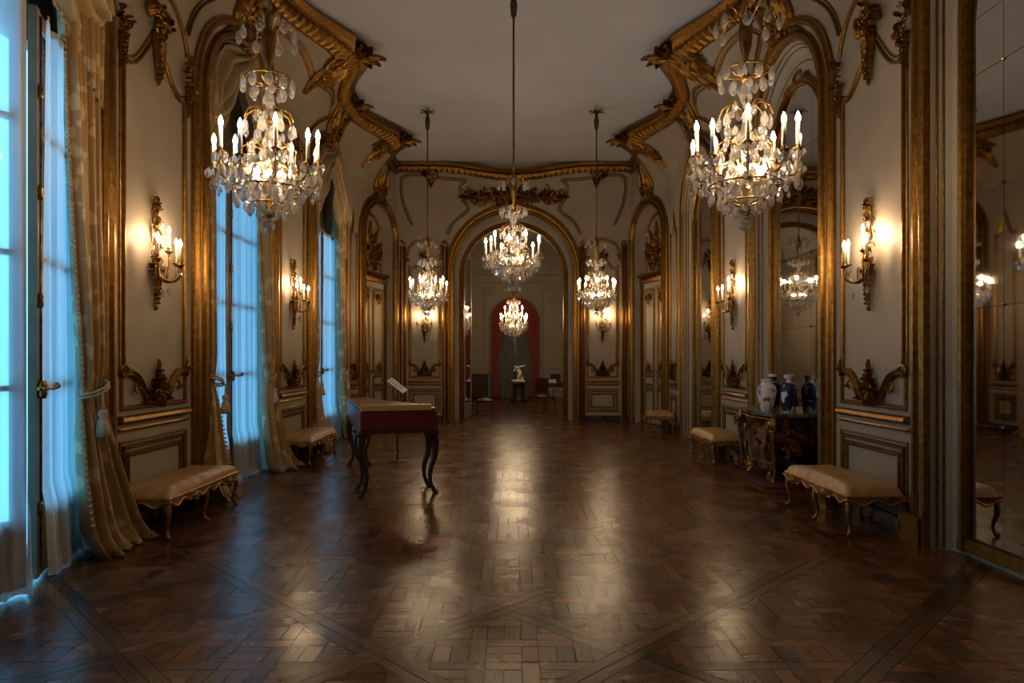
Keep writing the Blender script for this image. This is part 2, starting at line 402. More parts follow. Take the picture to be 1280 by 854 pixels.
# ------------------------------------------------------------------ walls
def wall_mesh(P, s0, s1, bays, ztop=ZC+.0, zc0=5.15):
    """bays: list of (centre, half width, spring, rise); columns of quads, open below each arch"""
    cuts = [s0, s1]
    x = s0
    while x < s1: cuts.append(x); x += .16
    for c, R, sp, ri in bays:
        cuts = [q for q in cuts if not (c-R-.02 < q < c+R+.02)]
        cuts += [c-R*math.cos(PI*i/24) for i in range(25)]
    cuts = sorted(set(round(q, 5) for q in cuts)); mb = MB()
    zs = [0, .2, .4, .6, .8, 1.0]
    for a, b in zip(cuts[:-1], cuts[1:]):
        def zb(q, other):
            for c, R, sp, ri in bays:
                if c-R-1e-4 <= (q+other)/2 <= c+R+1e-4:
                    return sp + ri*math.sqrt(max(0, 1-((q-c)/R)**2))
            return -.03
        za, zbb = zb(a, b), zb(b, a)
        def col(q, z0):
            lo = min(z0, 5.1); out = [z0]
            lim = max(5.15, z0+.01)
            out += [z0+(lim-z0)*.5, lim]
            out += [lim+(ztop-lim)*i/9 for i in range(1, 10)]
            return [P(q, z, 0) for z in out]
        A = col(a, za); B = col(b, zbb); n = len(A)
        mb.add(A+B, [(i, i+1, n+i+1, n+i) for i in range(n-1)])
    return mb
def struct(o): o['kind'] = 'structure'; return o
bays_side = [(c, RB, SPR, RB) for c in BAYS]
wall_right = struct(wall_mesh(PR, FRONT, Y1, bays_side).build('wall_right', 'cream'))
wall_left = struct(wall_mesh(PL, FRONT, Y1, bays_side).build('wall_left', 'cream'))
DC, DR, DSP = .96, .74, 4.30
corner_r = wall_mesh(PDR, 0, dL, [(DC, DR, DSP, DR)]).build('corner_wall', 'cream', wall_right)
corner_l = wall_mesh(PDL, 0, dL, [(DC, DR, DSP, DR)]).build('corner_wall', 'cream', wall_left)
AR, ASP = 1.50, 3.63
wall_back = struct(wall_mesh(PB, -BX, BX, [(0, AR, ASP, AR)]).build('wall_back', 'cream'))
mb = MB(); mb.box(-W-.05, W+.05, FRONT-.12, FRONT, -.05, ZC+.1); wall_front = struct(mb.build('wall_front', 'cream'))
mb = MB(); mb.box(-W-.6, W+.6, FRONT-.15, BACK+.45, ZC, ZC+.1); ceiling = struct(mb.build('ceiling', 'ceil'))

def reveal(P, c, R, sp, dep, name, mat, parent, R2=None, sp2=None):
    """concave lining of an arched niche, from the wall plane back to depth dep"""
    R2 = R2 or R; sp2 = sp2 or sp; mb = MB(); steps = 5
    rings = []
    for k in range(steps+1):
        t = k/steps; rr = R + (R2-R)*(1-math.cos(t*PI/2)) if R2 != R else R; d = .04-(dep+.04)*(math.sin(t*PI/2) if R2 != R else t)
        rings.append([P(s, z if z < 5.1 else z, d) if True else 0 for s, z in arch(c, rr, sp+(sp2-sp)*t, -.02)])
    rings.insert(0, [P(s, z, .03) for s, z in arch(c, R+.05, sp, -.02)])     # hidden flange added behind the bay moulding to block leaking sky light
    n = len(rings[0])
    for a, b in zip(rings[:-1], rings[1:]): mb.add(a+b, [(i, i+1, n+i+1, n+i) for i in range(n-1)])
    return mb.build(name, mat, parent, smooth=True)
def arch_face(P, c, R, sp, d, name, mat, parent, hole=None):
    """filled arched panel at depth d; hole=(R,spring) leaves an arched opening"""
    mb = MB(); o = arch(c, R, sp)
    if hole:
        i_ = arch(c, hole[0], hole[1]); n = len(o)
        mb.add([P(s,z,d) for s,z in o]+[P(s,z,d) for s,z in i_], [(i, i+1, n+i+1, n+i) for i in range(n-1)])
    else:
        n = len(o); mb.add([P(s,z,d) for s,z in o], [tuple(range(n))])
    return mb.build(name, mat, parent)

def flatP(P):   # same wall without the cove, for niche interiors
    def Q(s, z, d): return P(s, min(z, 5.15), d)[:2] + (z,)
    return Q
FR, FL, FDR, FDL, FB = map(flatP, (PR, PL, PDR, PDL, PB))

def sconce_panel(P, parent, s0, s1, rng, zt=4.15, peak=4.58, echo=True, up=True):
    m = (s0+s1)/2; hw = (s1-s0)/2
    # tall panel: sides, ogee top, scrolled foot
    top = bez((s0,zt),(s0+hw*.35,zt-.12),(m-hw*.45,zt+.12),(m,peak),12); top2 = [(2*m-a, b) for a, b in reversed(top)]
    bl = bez((s0-.02,1.37),(s0+hw*.58,1.47),(s0+hw*.50,1.12),(m-.07,1.13),14); br = [(2*m-a, b) for a, b in reversed(bl)]
    mb = MB(); mb.panel(P, [(s0,1.37)]+top+top2[1:]+[(s1,1.37)]); mb.build('panel_moulding', 'gilt', parent)
    mb = MB()
    for q in (bl, br):
        mb.sweep(P, q, [(-.034,0),(-.034,.03),(-.02,.05),(-.008,.03),(.0,.03),(.014,.05),(.034,.03),(.034,0)])
    for k in (-1, 1):
        spiral(mb, P, (m+k*(hw+.0), 1.42), .05, -PI/2, 1.2, .016, .03, k); spiral(mb, P, (m+k*hw*.66, 1.245), .045, PI/2, 1.3, .014, .03, -k)
        leaf(mb, P, (m+k*(hw+.005), 1.42), PI/2, .10, .018, k*.3, .03)
    mb.build('scroll_moulding', 'gilt', parent)
    mb = MB(); mb.sweep(P, [(s0,1.34),(s0,1.085),(s1,1.085),(s1,1.34)], THIN); mb.build('panel_moulding', 'gilt', parent)
    mb = MB(); crest(mb, P, (m, 1.115), .37, .17*min(1, hw/.56)+.03, rng)
    mb.build('carving', 'gilt', parent)
    if echo:
        e = bez((s0-.07,4.60),(s0+hw*.1,5.0),(m-hw*.5,peak+.48),(m,peak+.46),12); e2 = [(2*m-a, b) for a, b in reversed(e)]
        mb = MB(); mb.panel(P, e+e2[1:]); mb.build('arched_moulding', 'giltdark', parent)
        mb = MB()
        rocaille(mb, P, (m, peak+.10), .40, .36, rng, 18, 1.4); drop(mb, P, (m, peak), .46, rng, .13)
        for k in (-1, 1):
            rocaille(mb, P, (m+k*(hw+.04), 4.40), .16, .42, rng, 9); drop(mb, P, (m+k*(hw+.03), 4.3), .3, rng, .06)
        mb.build('carving', 'gilt', parent)
def dado(P, parent, s0, s1):
    mb = MB(); mb.sweep(P, [(s0-.05,.985),(s1+.05,.985)], [(-.03,0),(-.03,.045),(-.01,.06),(.02,.05),(.035,.02),(.035,0)]); mb.build('dado_rail', 'gilt', parent)
    mb = MB(); mb.sweep(P, [(s0-.05,.90),(s1+.05,.90)], [(-.014,0),(-.014,.02),(.0,.026),(.014,.018),(.014,0)]); mb.build('lower_rail', 'gilt', parent)
    mb = MB(); mb.panel(P, [(s0,.26),(s0,.77),(s1,.77),(s1,.26)], True)
    mb.sweep(P, [(s0+.09,.35),(s0+.09,.68),(s1-.09,.68),(s1-.09,.35)], THIN, True); mb.build('lower_panel_moulding', 'giltdark', parent)
def baseboard(P, s0, s1, name):
    mb = MB(); mb.sweep(P, [(s0,.075),(s1,.075)], [(-.075,0),(-.075,.03),(.065,.03),(.075,.02),(.075,0)]); return mb.build(name, 'base')

rng = random.Random(3)
for side, P, F, wall in (('right', PR, FR, wall_right), ('left', PL, FL, wall_left)):
    for i, p in enumerate(PIERS[:3]):
        s0, s1 = p-.56, p+.56
        sconce_panel(P, wall, s0, s1, rng); dado(P, wall, s0, s1)
    # narrow pier beside the corner door
    sconce_panel(P, wall, 13.98, 14.55, rng, echo=False); dado(P, wall, 13.98, 14.55)
    bb = baseboard(P, FRONT, BAYS[0]-RB, 'baseboard_'+side)
    for a, b in ((BAYS[0]+RB, BAYS[1]-RB), (BAYS[1]+RB, BAYS[2]-RB), (BAYS[2]+RB, Y1)):
        q = baseboard(P, a, b, 'baseboard'); q.parent = bb
    struct(bb)
    for c in BAYS:
        for off, pr in ((.065, RL1), (.215, RL2)):
            mb = MB(); mb.sweep(P, arch(c, RB+off, SPR, 0.0, 30), pr); mb.build('bay_moulding', 'gilt', wall)
        mb = MB(); mb.sweep(P, arch(c, RB+.14, SPR, 0.0, 30), [(-.06,0),(-.05,.035),(.05,.035),(.06,0)]); mb.build('bay_fillet', 'cream', wall)
        mb = MB()
        for k in (-1, 1):
            s = c+k*(RB+.16); mb.add(*(lambda v: (v, [(0,1,3,2),(4,6,7,5),(0,4,5,1),(2,3,7,6),(0,2,6,4),(1,5,7,3)]))([P(a, z, d) for a in (s-.125, s+.125) for d in (0,.12) for z in (0,.24)]))
        mb.build('plinth_block', 'gilt', wall)
        mb = MB(); palmette(mb, P, (c, 5.42), .62, .62, 9); rocaille(mb, P, (c, 5.55), .42, .5, rng, 18, 1.5)
        for k in (-1, 1):
            leaf(mb, P, (c+k*.1, 5.42), PI/2-k*1.7, .55, .06, -k*.5, .06)
            mb.sweep(P, bez((c+k*.18, 5.45), (c+k*.5, 5.55), (c+k*.22, 5.8), (c+k*.42, 6.02), 10), FAT)
        mb.build('keystone_palmette', 'gilt', wall)
    for i, p in enumerate(PIERS):
        # upper field between two bays: stroke up each arch, then under the cornice
        if i == 3: continue
        mb = MB()
        def stroke(cc, k, end):
            a = [(cc+k*(RB+.46)*math.cos(t), SPR+(RB+.46)*math.sin(t)) for t in [math.radians(22+44*j/10) for j in range(11)]]
            return a + bez(a[-1], (a[-1][0]-k*.15, a[-1][1]+.12), (cc+k*.42, 5.65), (cc+k*.62, 5.86), 8)[1:]
        L = stroke(p-1.965, 1, 0); R_ = stroke(p+1.965, -1, 0)
        path = L + bez(L[-1], (p-.9,5.95), (p-.5,5.78), (p,5.72), 8)[1:]
        path2 = [(2*p-a, b) for a, b in path]
        mb.panel(P, path); mb.panel(P, path2)
        mb.build('field_moulding', 'giltdark', wall)
    # cornice along the foot of the ceiling
    ys = [FRONT+i*(Y1-FRONT)/150 for i in range(151)]
    mb = MB(); mb.sweep(P, [(y, 6.10) for y in ys], [(-.12,0),(-.12,.05),(-.08,.10),(-.03,.10),(-.02,.06),(.0,.06),(.02,.13),(.07,.17),(.11,.15),(.13,.08),(.15,.0)])
    cn = mb.build('cornice', 'gilt', wall)
    mb = MB()
    for y in [FRONT+.1+.13*i for i in range(int((Y1-FRONT-.1)/.13))]:
        if y > 3: leaf(mb, P, (y, 6.13), PI/2 if False else -PI/2, .16, .045, .3, .14, 4, 1)
    mb.build('carved_leaf_band', 'gilt', cn)['kind'] = 'stuff'
    for p in PIERS[1:]:
        mb = MB(); rocaille(mb, P, (p, 6.03), .66, .5, rng, 34, 1.9); drop(mb, P, (p, 5.95), .38, rng, .2)
        def Pt(s, z, d, P=P, p=p): # leaves standing out from the cornice tip, over the room
            q = P(p, 6.08, .12+(z)); return (q[0], q[1]+(s-p), q[2]+d-.05)
        for a in (.5, .95, PI/2, 2.2, 2.64): leaf(mb, Pt, (p, 0), a, .42, .08, .5 if a > 1.6 else -.5, .09)
        mb.build('cornice_cartouche', 'gilt', wall)
    for c in BAYS[1:]:
        mb = MB()
        def Pt(s, z, d, P=P, c=c):
            q = P(c, 6.08, .12+z); return (q[0], q[1]+(s-c), q[2]+d-.05)
        for a in (.4, .95, PI/2, 2.2, 2.74): leaf(mb, Pt, (c, 0), a, .34, .06, .5 if a > 1.6 else -.5, .08)
        mb.build('cornice_leaf', 'gilt', wall)

# ------------------------------------------------------------------ corner doors
for n, (P, F, wall, nm) in enumerate(((PDL, FDL, corner_l, 'left'), (PDR, FDR, corner_r, 'right'))):
    mb = MB(); mb.sweep(P, arch(DC, DR+.11, DSP, 0, 26), BUNDLE); mb.build('bay_moulding', 'gilt', wall)
    reveal(F, DC, DR, DSP, .24, 'niche_lining', 'reveal', wall)
    arch_face(F, DC, DR, DSP, -.24, 'overdoor_panel', 'cream', wall, None)
    mb = MB(); mb.sweep(F, arch(DC, DR-.14, DSP-.02, 3.55, 18), [(a, b-.24) for a, b in PANEL]); mb.build('overdoor_moulding', 'gilt', wall)
    def G(s, z, d, F=F): return F(s, z, d-.23)
    mb = MB(); palmette(mb, G, (DC, 3.72), 1.0, .7, 9); rocaille(mb, G, (DC, 4.05), .6, .7, rng, 20)
    for k in (-1,1): leaf(mb, G, (DC+k*.1, 3.72), PI/2-k*1.2, .6, .09, k*.8, .07)
    mb.build('overdoor_carving', 'giltdark', wall)
    mb = MB(); mb.sweep(F, [(DC-DR,3.42),(DC+DR,3.42)], [(-.10,-.24),(-.10,-.14),(-.03,-.11),(.02,-.16),(.06,-.06),(.10,-.06),(.10,-.24)]); mb.build('lintel', 'gilt', wall)
    mb = MB(); mb.sweep(P, [(a, SPR) for a in (0,.01)], THIN); 
    # door: two leaves with framed panels
    d_root = bpy.data.objects.new('door_%d' % (n+1), None); C.objects.link(d_root); d_root['kind'] = 'structure'
    for k in (-1, 1):
        a, b = (DC-DR+.10, DC-.006) if k < 0 else (DC+.006, DC+DR-.10)
        def slab(a, b, z0, z1, d0, d1):
            v = [F(s, z, d) for s in (a, b) for d in (d0, d1) for z in (z0, z1)]
            return v, [(0,1,3,2),(4,6,7,5),(0,4,5,1),(2,3,7,6),(0,2,6,4),(1,5,7,3)]
        mb = MB(); mb.add(*slab(a, b, .02, 3.31, -.235, -.19)); lf = mb.build('door_leaf', 'reveal', d_root)
        for z0, z1 in ((.2,.82),(.90,1.14),(1.22,3.15)):
            mb = MB(); mb.panel(F, [(a+.08,z0),(a+.08,z1),(b-.08,z1),(b-.08,z0)], True, -.19); mb.build('panel_moulding', 'gilt', lf)
        mb = MB()
        def G2(s, z, d, F=F): return F(s, z, d-.185)
        palmette(mb, G2, ((a+b)/2, 3.02), .22, .24, 5, True, True); palmette(mb, G2, ((a+b)/2, 1.30), .16, .2, 5); mb.build('carving', 'gilt', lf)
    mb = MB(); mb.ball(F(DC-.06, 1.25, -.13), .03); mb.tube([F(DC-.06,1.25,-.19), F(DC-.06,1.25,-.13)], .012); mb.build('door_knob', 'bronze', d_root)
    for k in (0, 1):
        mb = MB(); s = DC+(2*k-1)*(DR-.05); mb.add(*(lambda v: (v, [(0,1,3,2),(4,6,7,5),(0,4,5,1),(2,3,7,6),(0,2,6,4),(1,5,7,3)]))([F(a_, z, d) for a_ in (s-.045, s+.045) for d in (-.24,-.15) for z in (0,3.34)])); mb.build('door_jamb', 'gilt', d_root)
    # cornice on the corner
    ss = [i*dL/20 for i in range(21)]
    mb = MB(); mb.sweep(P, [(s, 6.10) for s in ss], [(-.12,0),(-.12,.05),(-.08,.10),(-.03,.10),(-.02,.06),(.0,.06),(.02,.13),(.07,.17),(.11,.15),(.13,.08),(.15,.0)]); mb.build('cornice', 'gilt', wall)
    mb = MB(); palmette(mb, P, (DC, 5.2), .6, .55, 9); rocaille(mb, P, (DC, 5.35), .4, .5, rng, 12)
    for k in (-1, 1): mb.sweep(P, bez((DC+k*.15, 5.3), (DC+k*.5, 5.4), (DC+k*.2, 5.8), (DC+k*.5, 6.0), 10), FAT)
    mb.build('keystone_palmette', 'gilt', wall)
    q = baseboard(P, 0, DC-DR, 'baseboard'); q.parent = wall; q = baseboard(P, DC+DR, dL, 'baseboard'); q.parent = wall

# ------------------------------------------------------------------ back wall with the open arch
mb = MB(); mb.sweep(PB, arch(0, AR+.06, ASP, 0, 36), BUNDLE); mb.build('arch_moulding', 'gilt', wall_back)
reveal(FB, 0, AR, ASP, .32, 'arch_lining', 'reveal', wall_back, 1.26, ASP-.06)
def PBi(s, z, d): return (s, BACK+.32-d, z)
mb = MB(); mb.sweep(PBi, arch(0, 1.29, ASP-.06, 0, 36), [(-.06,-.08),(-.06,.03),(-.03,.05),(.0,.03),(.03,.05),(.06,.03),(.06,-.08)]); mb.build('inner_arch_moulding', 'gilt', wall_back)
for k in (-1, 1):
    s0, s1 = sorted((k*1.80, k*2.52)); 
    sconce_panel(PB, wall_back, s0, s1, rng, zt=3.75, peak=4.05, echo=False); dado(PB, wall_back, s0, s1)
    m = (s0+s1)/2
    mb = MB(); e = bez((s0-.08,4.02),(s0-.05,4.35),(m-.2,4.42),(m,4.42),10); mb.panel(PB, e+[(2*m-a,b) for a,b in reversed(e)][1:]); mb.build('arched_moulding', 'gilt', wall_back)
    mb = MB(); rocaille(mb, PB, (m, 4.05), .3, .3, rng, 10); drop(mb, PB, (m, 3.98), .3, rng, .09)
    for j in (-1,1): rocaille(mb, PB, (m+j*.42, 4.0), .12, .36, rng, 6)
    mb.build('carving', 'gilt', wall_back)
    for x in (1.66, 2.68):
        mb = MB(); mb.sweep(PB, [(k*x,0),(k*x,4.25)], [(-.07,0),(-.07,.05),(-.045,.075),(-.02,.05),(.0,.075),(.03,.085),(.05,.05),(.07,.04),(.07,0)]); mb.build('pilaster', 'gilt', wall_back)
        mb = MB(); rocaille(mb, PB, (k*x, 4.3), .12, .3, rng, 8); mb.build('capital', 'gilt', wall_back)
    # scrolling field lines up to the cornice
    mb = MB(); 
    p1 = crom([(k*x_, z_) for x_, z_ in ((1.62,4.55),(1.45,4.86),(1.12,5.14),(1.24,5.42),(1.30,5.70),(1.17,5.84),(1.35,5.86),(1.65,5.88),(2.1,5.95),(2.45,5.97),(2.68,5.90),(2.72,5.65),(2.68,5.35),(2.58,5.05),(2.45,4.78))])
    mb.panel(PB, p1); mb.build('field_moulding', 'giltdark', wall_back)
    mb = MB(); rocaille(mb, PB, (k*2.0, 5.98), .55, .3, rng, 18); drop(mb, PB, (k*2.0, 5.9), .2, rng, .1); mb.build('cornice_cartouche', 'gilt', wall_back)
    q = baseboard(PB, *sorted((k*AR, k*BX)), 'baseboard'); q.parent = wall_back
xs = [-BX+i*2*BX/60 for i in range(61)]
mb = MB(); mb.sweep(PB, [(x, 5.95+.20*sm(abs(x)/1.9)) for x in xs], [(-.12,0),(-.12,.05),(-.08,.10),(-.03,.10),(-.02,.06),(.0,.06),(.02,.13),(.07,.17),(.11,.15),(.13,.08),(.15,.0)])
cb = mb.build('cornice', 'gilt', wall_back)
mb = MB()
for i in range(40): leaf(mb, PB, (-2.7+i*.138, 5.96+.20*sm(abs(-2.7+i*.138)/1.9)), -PI/2, .15, .045, .2, .13, 4, 1)
mb.build('carved_leaf_band', 'gilt', cb)['kind'] = 'stuff'
mb = MB()   # carved trophy over the arch
for i in range(13):
    x = -1.08+i*.18; h = .56*(1-.35*abs(x)); rocaille(mb, PB, (x, 5.47), .26, h, rng, 7, 1.2)
    for q in range(5): spiral(mb, PB, (x+rng.uniform(-.1,.1), 5.47+rng.uniform(-.45,.45)*h), rng.uniform(.06,.10), rng.uniform(0,6), 1.3, .02, .03, rng.choice((-1,1)))
for k in (-1, 1):
    for j in range(6): leaf(mb, PB, (k*(.10+.17*j), 5.32+.06*(j%2)), PI/2-k*(.35+.16*j), .42, .06, -k*.7, .10)
palmette(mb, PB, (0, 5.30), .50, .5, 9); mb.build('trophy_carving', 'gilt', wall_back)

# ------------------------------------------------------------------ mirror bays on the right wall
PLATES = [.16, 1.02, 1.89, 2.76, 3.63, 4.05]
def mirror_bay(c, label):
    DP, RI, mr, sp = .13, .865, .765, 4.05
    reveal(FR, c, RB, SPR, DP, 'niche_lining', 'reveal', wall_right, RI, 4.16)
    arch_face(FR, c, RI+.01, 4.16, -DP, 'niche_back', 'reveal', wall_right, None)
    for t in (.16, .34, .8):
        rr = RB+(RI-RB)*(1-math.cos(t*PI/2)); d = .04-(DP+.04)*math.sin(t*PI/2)
        mb = MB(); mb.tube([FR(s, z, d) for s, z in arch(c, rr-.003, SPR+(4.16-SPR)*t, 0.02, 26)], .009, 5); mb.build('niche_moulding', 'giltdark', wall_right)
    root = empty('wall_mirror', FR(c, 0, -DP), label, 'mirror', 'arched wall mirrors')
    X0 = Vector(FR(c, 0, -DP))
    def Q(s, z, d):
        v = Vector(FR(c+s, z, d-DP+.004)) - X0; return tuple(v)
    mb = MB(); mb.sweep(Q, arch(0, mr+.045, sp, .04, 26), [(-.05,0),(-.05,.04),(-.03,.07),(-.01,.05),(.015,.06),(.035,.04),(.05,.025),(.05,0)])
    mb.sweep(Q, [(-mr-.1,.10),(mr+.1,.10)], [(-.05,0),(-.05,.05),(.04,.04),(.05,0)]); mb.build('frame', 'gilt', root)
    # panes: columns x rows with a bevelled gap between plates
    cols = [-mr, -mr+.36, mr-.36, mr]
    for a, b in zip(cols[:-1], cols[1:]):
        zz = PLATES + [None]
        for z0, z1 in zip(zz[:-1], zz[1:]):
            g = .0025
            def top(s): return sp+math.sqrt(max(0, mr*mr-s*s))
            mb = MB()
            if z1 is None:
                ss = [a+g+(b-a-2*g)*i/10 for i in range(11)]
                pts = [(a+g, z0+g), (b-g, z0+g)] + [(s, max(top(s), z0+.02)) for s in reversed(ss)]
            else: pts = [(a+g,z0+g),(b-g,z0+g),(b-g,z1-g),(a+g,z1-g)]
            m = len(pts)
            fr = [Q(s, z, .012) for s, z in pts]; bk = [Q(s, z, .004) for s, z in pts]
            mb.add(fr+bk, [tuple(range(m))] + [(i, (i+1) % m, m+(i+1) % m, m+i) for i in range(m)])
            mb.build('mirror_pane', 'mirror', root)
    for s in cols[1:3]:
        for z in PLATES[1:-1]:
            mb = MB(); mb.ball(Q(s, z, .018), .013, 6, 4); mb.build('rosette', 'bronze', root)
    # carved spandrel between mirror head and bay arch
    mb = MB()
    def G(s, z, d): return FR(s, z, d-DP+.005)
    mb.sweep(G, [(c+.10*math.cos(2*PI*i/20), 4.96+.06*math.sin(2*PI*i/20)) for i in range(20)], THIN, True)
    for k in (-1, 1): leaf(mb, G, (c+k*.12, 4.93), PI/2-k*1.6, .3, .03, -k*.9, .03)
    mb.build('spandrel_carving', 'gilt', wall_right)
    return root
mirror_bay(BAYS[0], 'tall gilt-framed arched wall mirror nearest the camera, cut by the right picture edge')
mirror_bay(BAYS[1], 'arched wall mirror in gilt frame behind the commode and vases')
mirror_bay(BAYS[2], 'narrow-looking arched wall mirror beside the small stool, farthest down the right wall')

# ------------------------------------------------------------------ floor
FX = 0.65; OX, OY = -.05, 4.13; CELL = FX*math.sqrt(2)
def clip(poly, a, b, c):    # keep a*x+b*y <= c
    out = []
    for i in range(len(poly)):
        p, q = poly[i], poly[(i+1) % len(poly)]; dp = a*p[0]+b*p[1]-c; dq = a*q[0]+b*q[1]-c
        if dp <= 0: out.append(p)
        if dp*dq < 0:
            t = dp/(dp-dq); out.append((p[0]+(q[0]-p[0])*t, p[1]+(q[1]-p[1])*t))
    return out
BW = .075                   # half of the double band between panels
cell_pieces = []            # (polygon in panel coordinates, long direction)
IR = FX - BW*math.sqrt(2)   # inner diamond |x|+|y| < IR
b_, c_ = .085, .185
edges = []; x = -c_/2 - 3*(b_+c_)
for i in range(7): edges.append(('S', x, x+c_)); edges.append(('B', x+c_, x+c_+b_)); x += b_+c_
def addp(x0, x1, y0, y1, d):
    g = .0022
    p = [(x0+g,y0+g),(x1-g,y0+g),(x1-g,y1-g),(x0+g,y1-g)]
    for sx in (-1,1):
        for sy in (-1,1): p = clip(p, sx, sy, IR-.002) if p else p
    if len(p) >= 3:
        ar = abs(sum(p[i][0]*p[(i+1)%len(p)][1]-p[(i+1)%len(p)][0]*p[i][1] for i in range(len(p))))/2
        if ar > .0012: cell_pieces.append((p, d))
for i, (kx, x0, x1) in enumerate(edges):
    for j, (ky, y0, y1) in enumerate(edges):
        if kx == 'S' and ky == 'S':
            if (i//2+j//2) % 2: xm = (x0+x1)/2; addp(x0, xm, y0, y1, (0,1)); addp(xm, x1, y0, y1, (0,1))
            else: ym = (y0+y1)/2; addp(x0, x1, y0, ym, (1,0)); addp(x0, x1, ym, y1, (1,0))
        elif kx == 'S' and ky == 'B':       # horizontal batten; takes the crossing on its right when it passes over
            over = (i//2+j//2) % 2 == 0; addp(x0, x1+(b_ if over else 0), y0, y1, (1,0))
        elif kx == 'B' and ky == 'S':
            over = (i//2+(j+1)//2-1) % 2 == 1 
            over = (i//2+j//2) % 2 == 1; addp(x0, x1, y0, y1+(b_ if over else 0), (0,1))
# band boards: two per cell edge direction (own half each), lying along the diagonals
r2 = math.sqrt(.5)
def band(q0, q1, w0, w1, ax):   # in rotated cell coords: along ax
    pts = [(q0,w0),(q1,w0),(q1,w1),(q0,w1)]
    if ax: pts = [(b,a) for a,b in pts]
    return [((u-v)*r2, (u+v)*r2) for u, v in pts]
hc = CELL/2; g = .0024
for sg in (-1, 1):
    w0, w1 = sorted((sg*(hc-g), sg*(hc-BW+g)))
    cell_pieces.append((band(-hc+g, hc-g, w0, w1, 0), (r2, r2)))
    cell_pieces.append((band(-hc+BW+g, hc-BW-g, w0, w1, 1), (-r2, r2)))
def poly_area(p): return abs(sum(p[i][0]*p[(i+1)%len(p)][1]-p[(i+1)%len(p)][0]*p[i][1] for i in range(len(p))))/2
pieces = []; rf = random.Random(11)
def inside(x, y):
    if y < BACK+.4:
        lim = W+.25 if y < Y1 else W-(W-BX)*(y-Y1)/(BACK-Y1)+.25
        return abs(x) < lim and y > FRONT
    return abs(x) < 2.45 and y < 27.1
for i in range(-8, 9):
    for j in range(-12, 40):
        if (i+j) % 2: continue
        cx, cy = OX+FX*i, OY+FX*(j+1)    # panel centres sit between band crossings
        for p, d in cell_pieces:
            q = [(cx+a, cy+b) for a, b in p]; mx = sum(a for a, b in q)/len(q); my = sum(b for a, b in q)/len(q)
            if inside(mx, my): pieces.append((q, d, mx, my))
def scr(x, y):
    return (642+853*x/y, 450+853*1.5/y) if y > .5 else None
def score(pc):
    q, d, mx, my = pc
    if my < 2.0: return 0
    pp = [scr(*a) for a in q]
    if any(a is None for a in pp): return 0
    px, py = scr(mx, my)
    if not (0 <= px <= 1280 and py <= 854): return 0
    return poly_area(pp)
order = sorted(range(len(pieces)), key=lambda k: -score(pieces[k]))
floor_mb = MB(); floor_mb.box(-W-.6, W+.6, FRONT-.1, 27.3, -.10, -.0045)
floor = struct(floor_mb.build('floor', 'joint'))
def piece_geo(pc):
    q, d, mx, my = pc
    ta, tb = rf.gauss(0, .0065), rf.gauss(0, .0065)
    ln = max(a*d[0]+b*d[1] for a, b in q)-min(a*d[0]+b*d[1] for a, b in q)
    ta *= min(1, .15/ln)**1.5                      # long boards lie flat along their length
    tx, ty = ta*d[0]-tb*d[1], ta*d[1]+tb*d[0]; h = rf.uniform(-.0004, .0004)
    top = [(a, b, h+tx*(a-mx)+ty*(b-my)) for a, b in q]; bot = [(a, b, -.006) for a, b in q]; n = len(q)
    faces = [tuple(range(n))] + [((i+1)%n, i, n+i, n+(i+1)%n) for i in range(n)]
    ou, ov = rf.uniform(0, 50), rf.uniform(0, 50)
    uv = [(a*d[0]+b*d[1]+ou, -a*d[1]+b*d[0]+ov) for a, b in q]
    tone = max(0, min(1, rf.gauss(.30 if abs(d[0]*d[1]) > .1 else .50, .21)))  # band boards coloured darker to imitate the different reflection of their grain
    return top+bot, faces, uv+uv, tone
def piece_mesh(name, lst):
    V = []; Fc = []; UV = []; T = []
    for k in lst:
        v, f, uv, t = piece_geo(pieces[k]); o = len(V); V += v; Fc += [tuple(i+o for i in q) for q in f]; UV += uv; T += [t]*len(f)
    me = bpy.data.meshes.new(name); me.from_pydata(V, [], Fc); ul = me.uv_layers.new(name='UVMap')
    idx = [0]*len(me.loops); me.loops.foreach_get('vertex_index', idx)
    flat = [c for i in idx for c in UV[i]]; ul.data.foreach_set('uv', flat)
    at = me.attributes.new('tone', 'FLOAT', 'FACE'); at.data.foreach_set('value', T)
    me.materials.append(M['parquet']); me.update(); return me
for k in order[:300]: link('plank', piece_mesh('plank', [k]), floor)
rest = link('parquet_planks', piece_mesh('parquet_planks', order[300:]), floor); rest['kind'] = 'stuff'

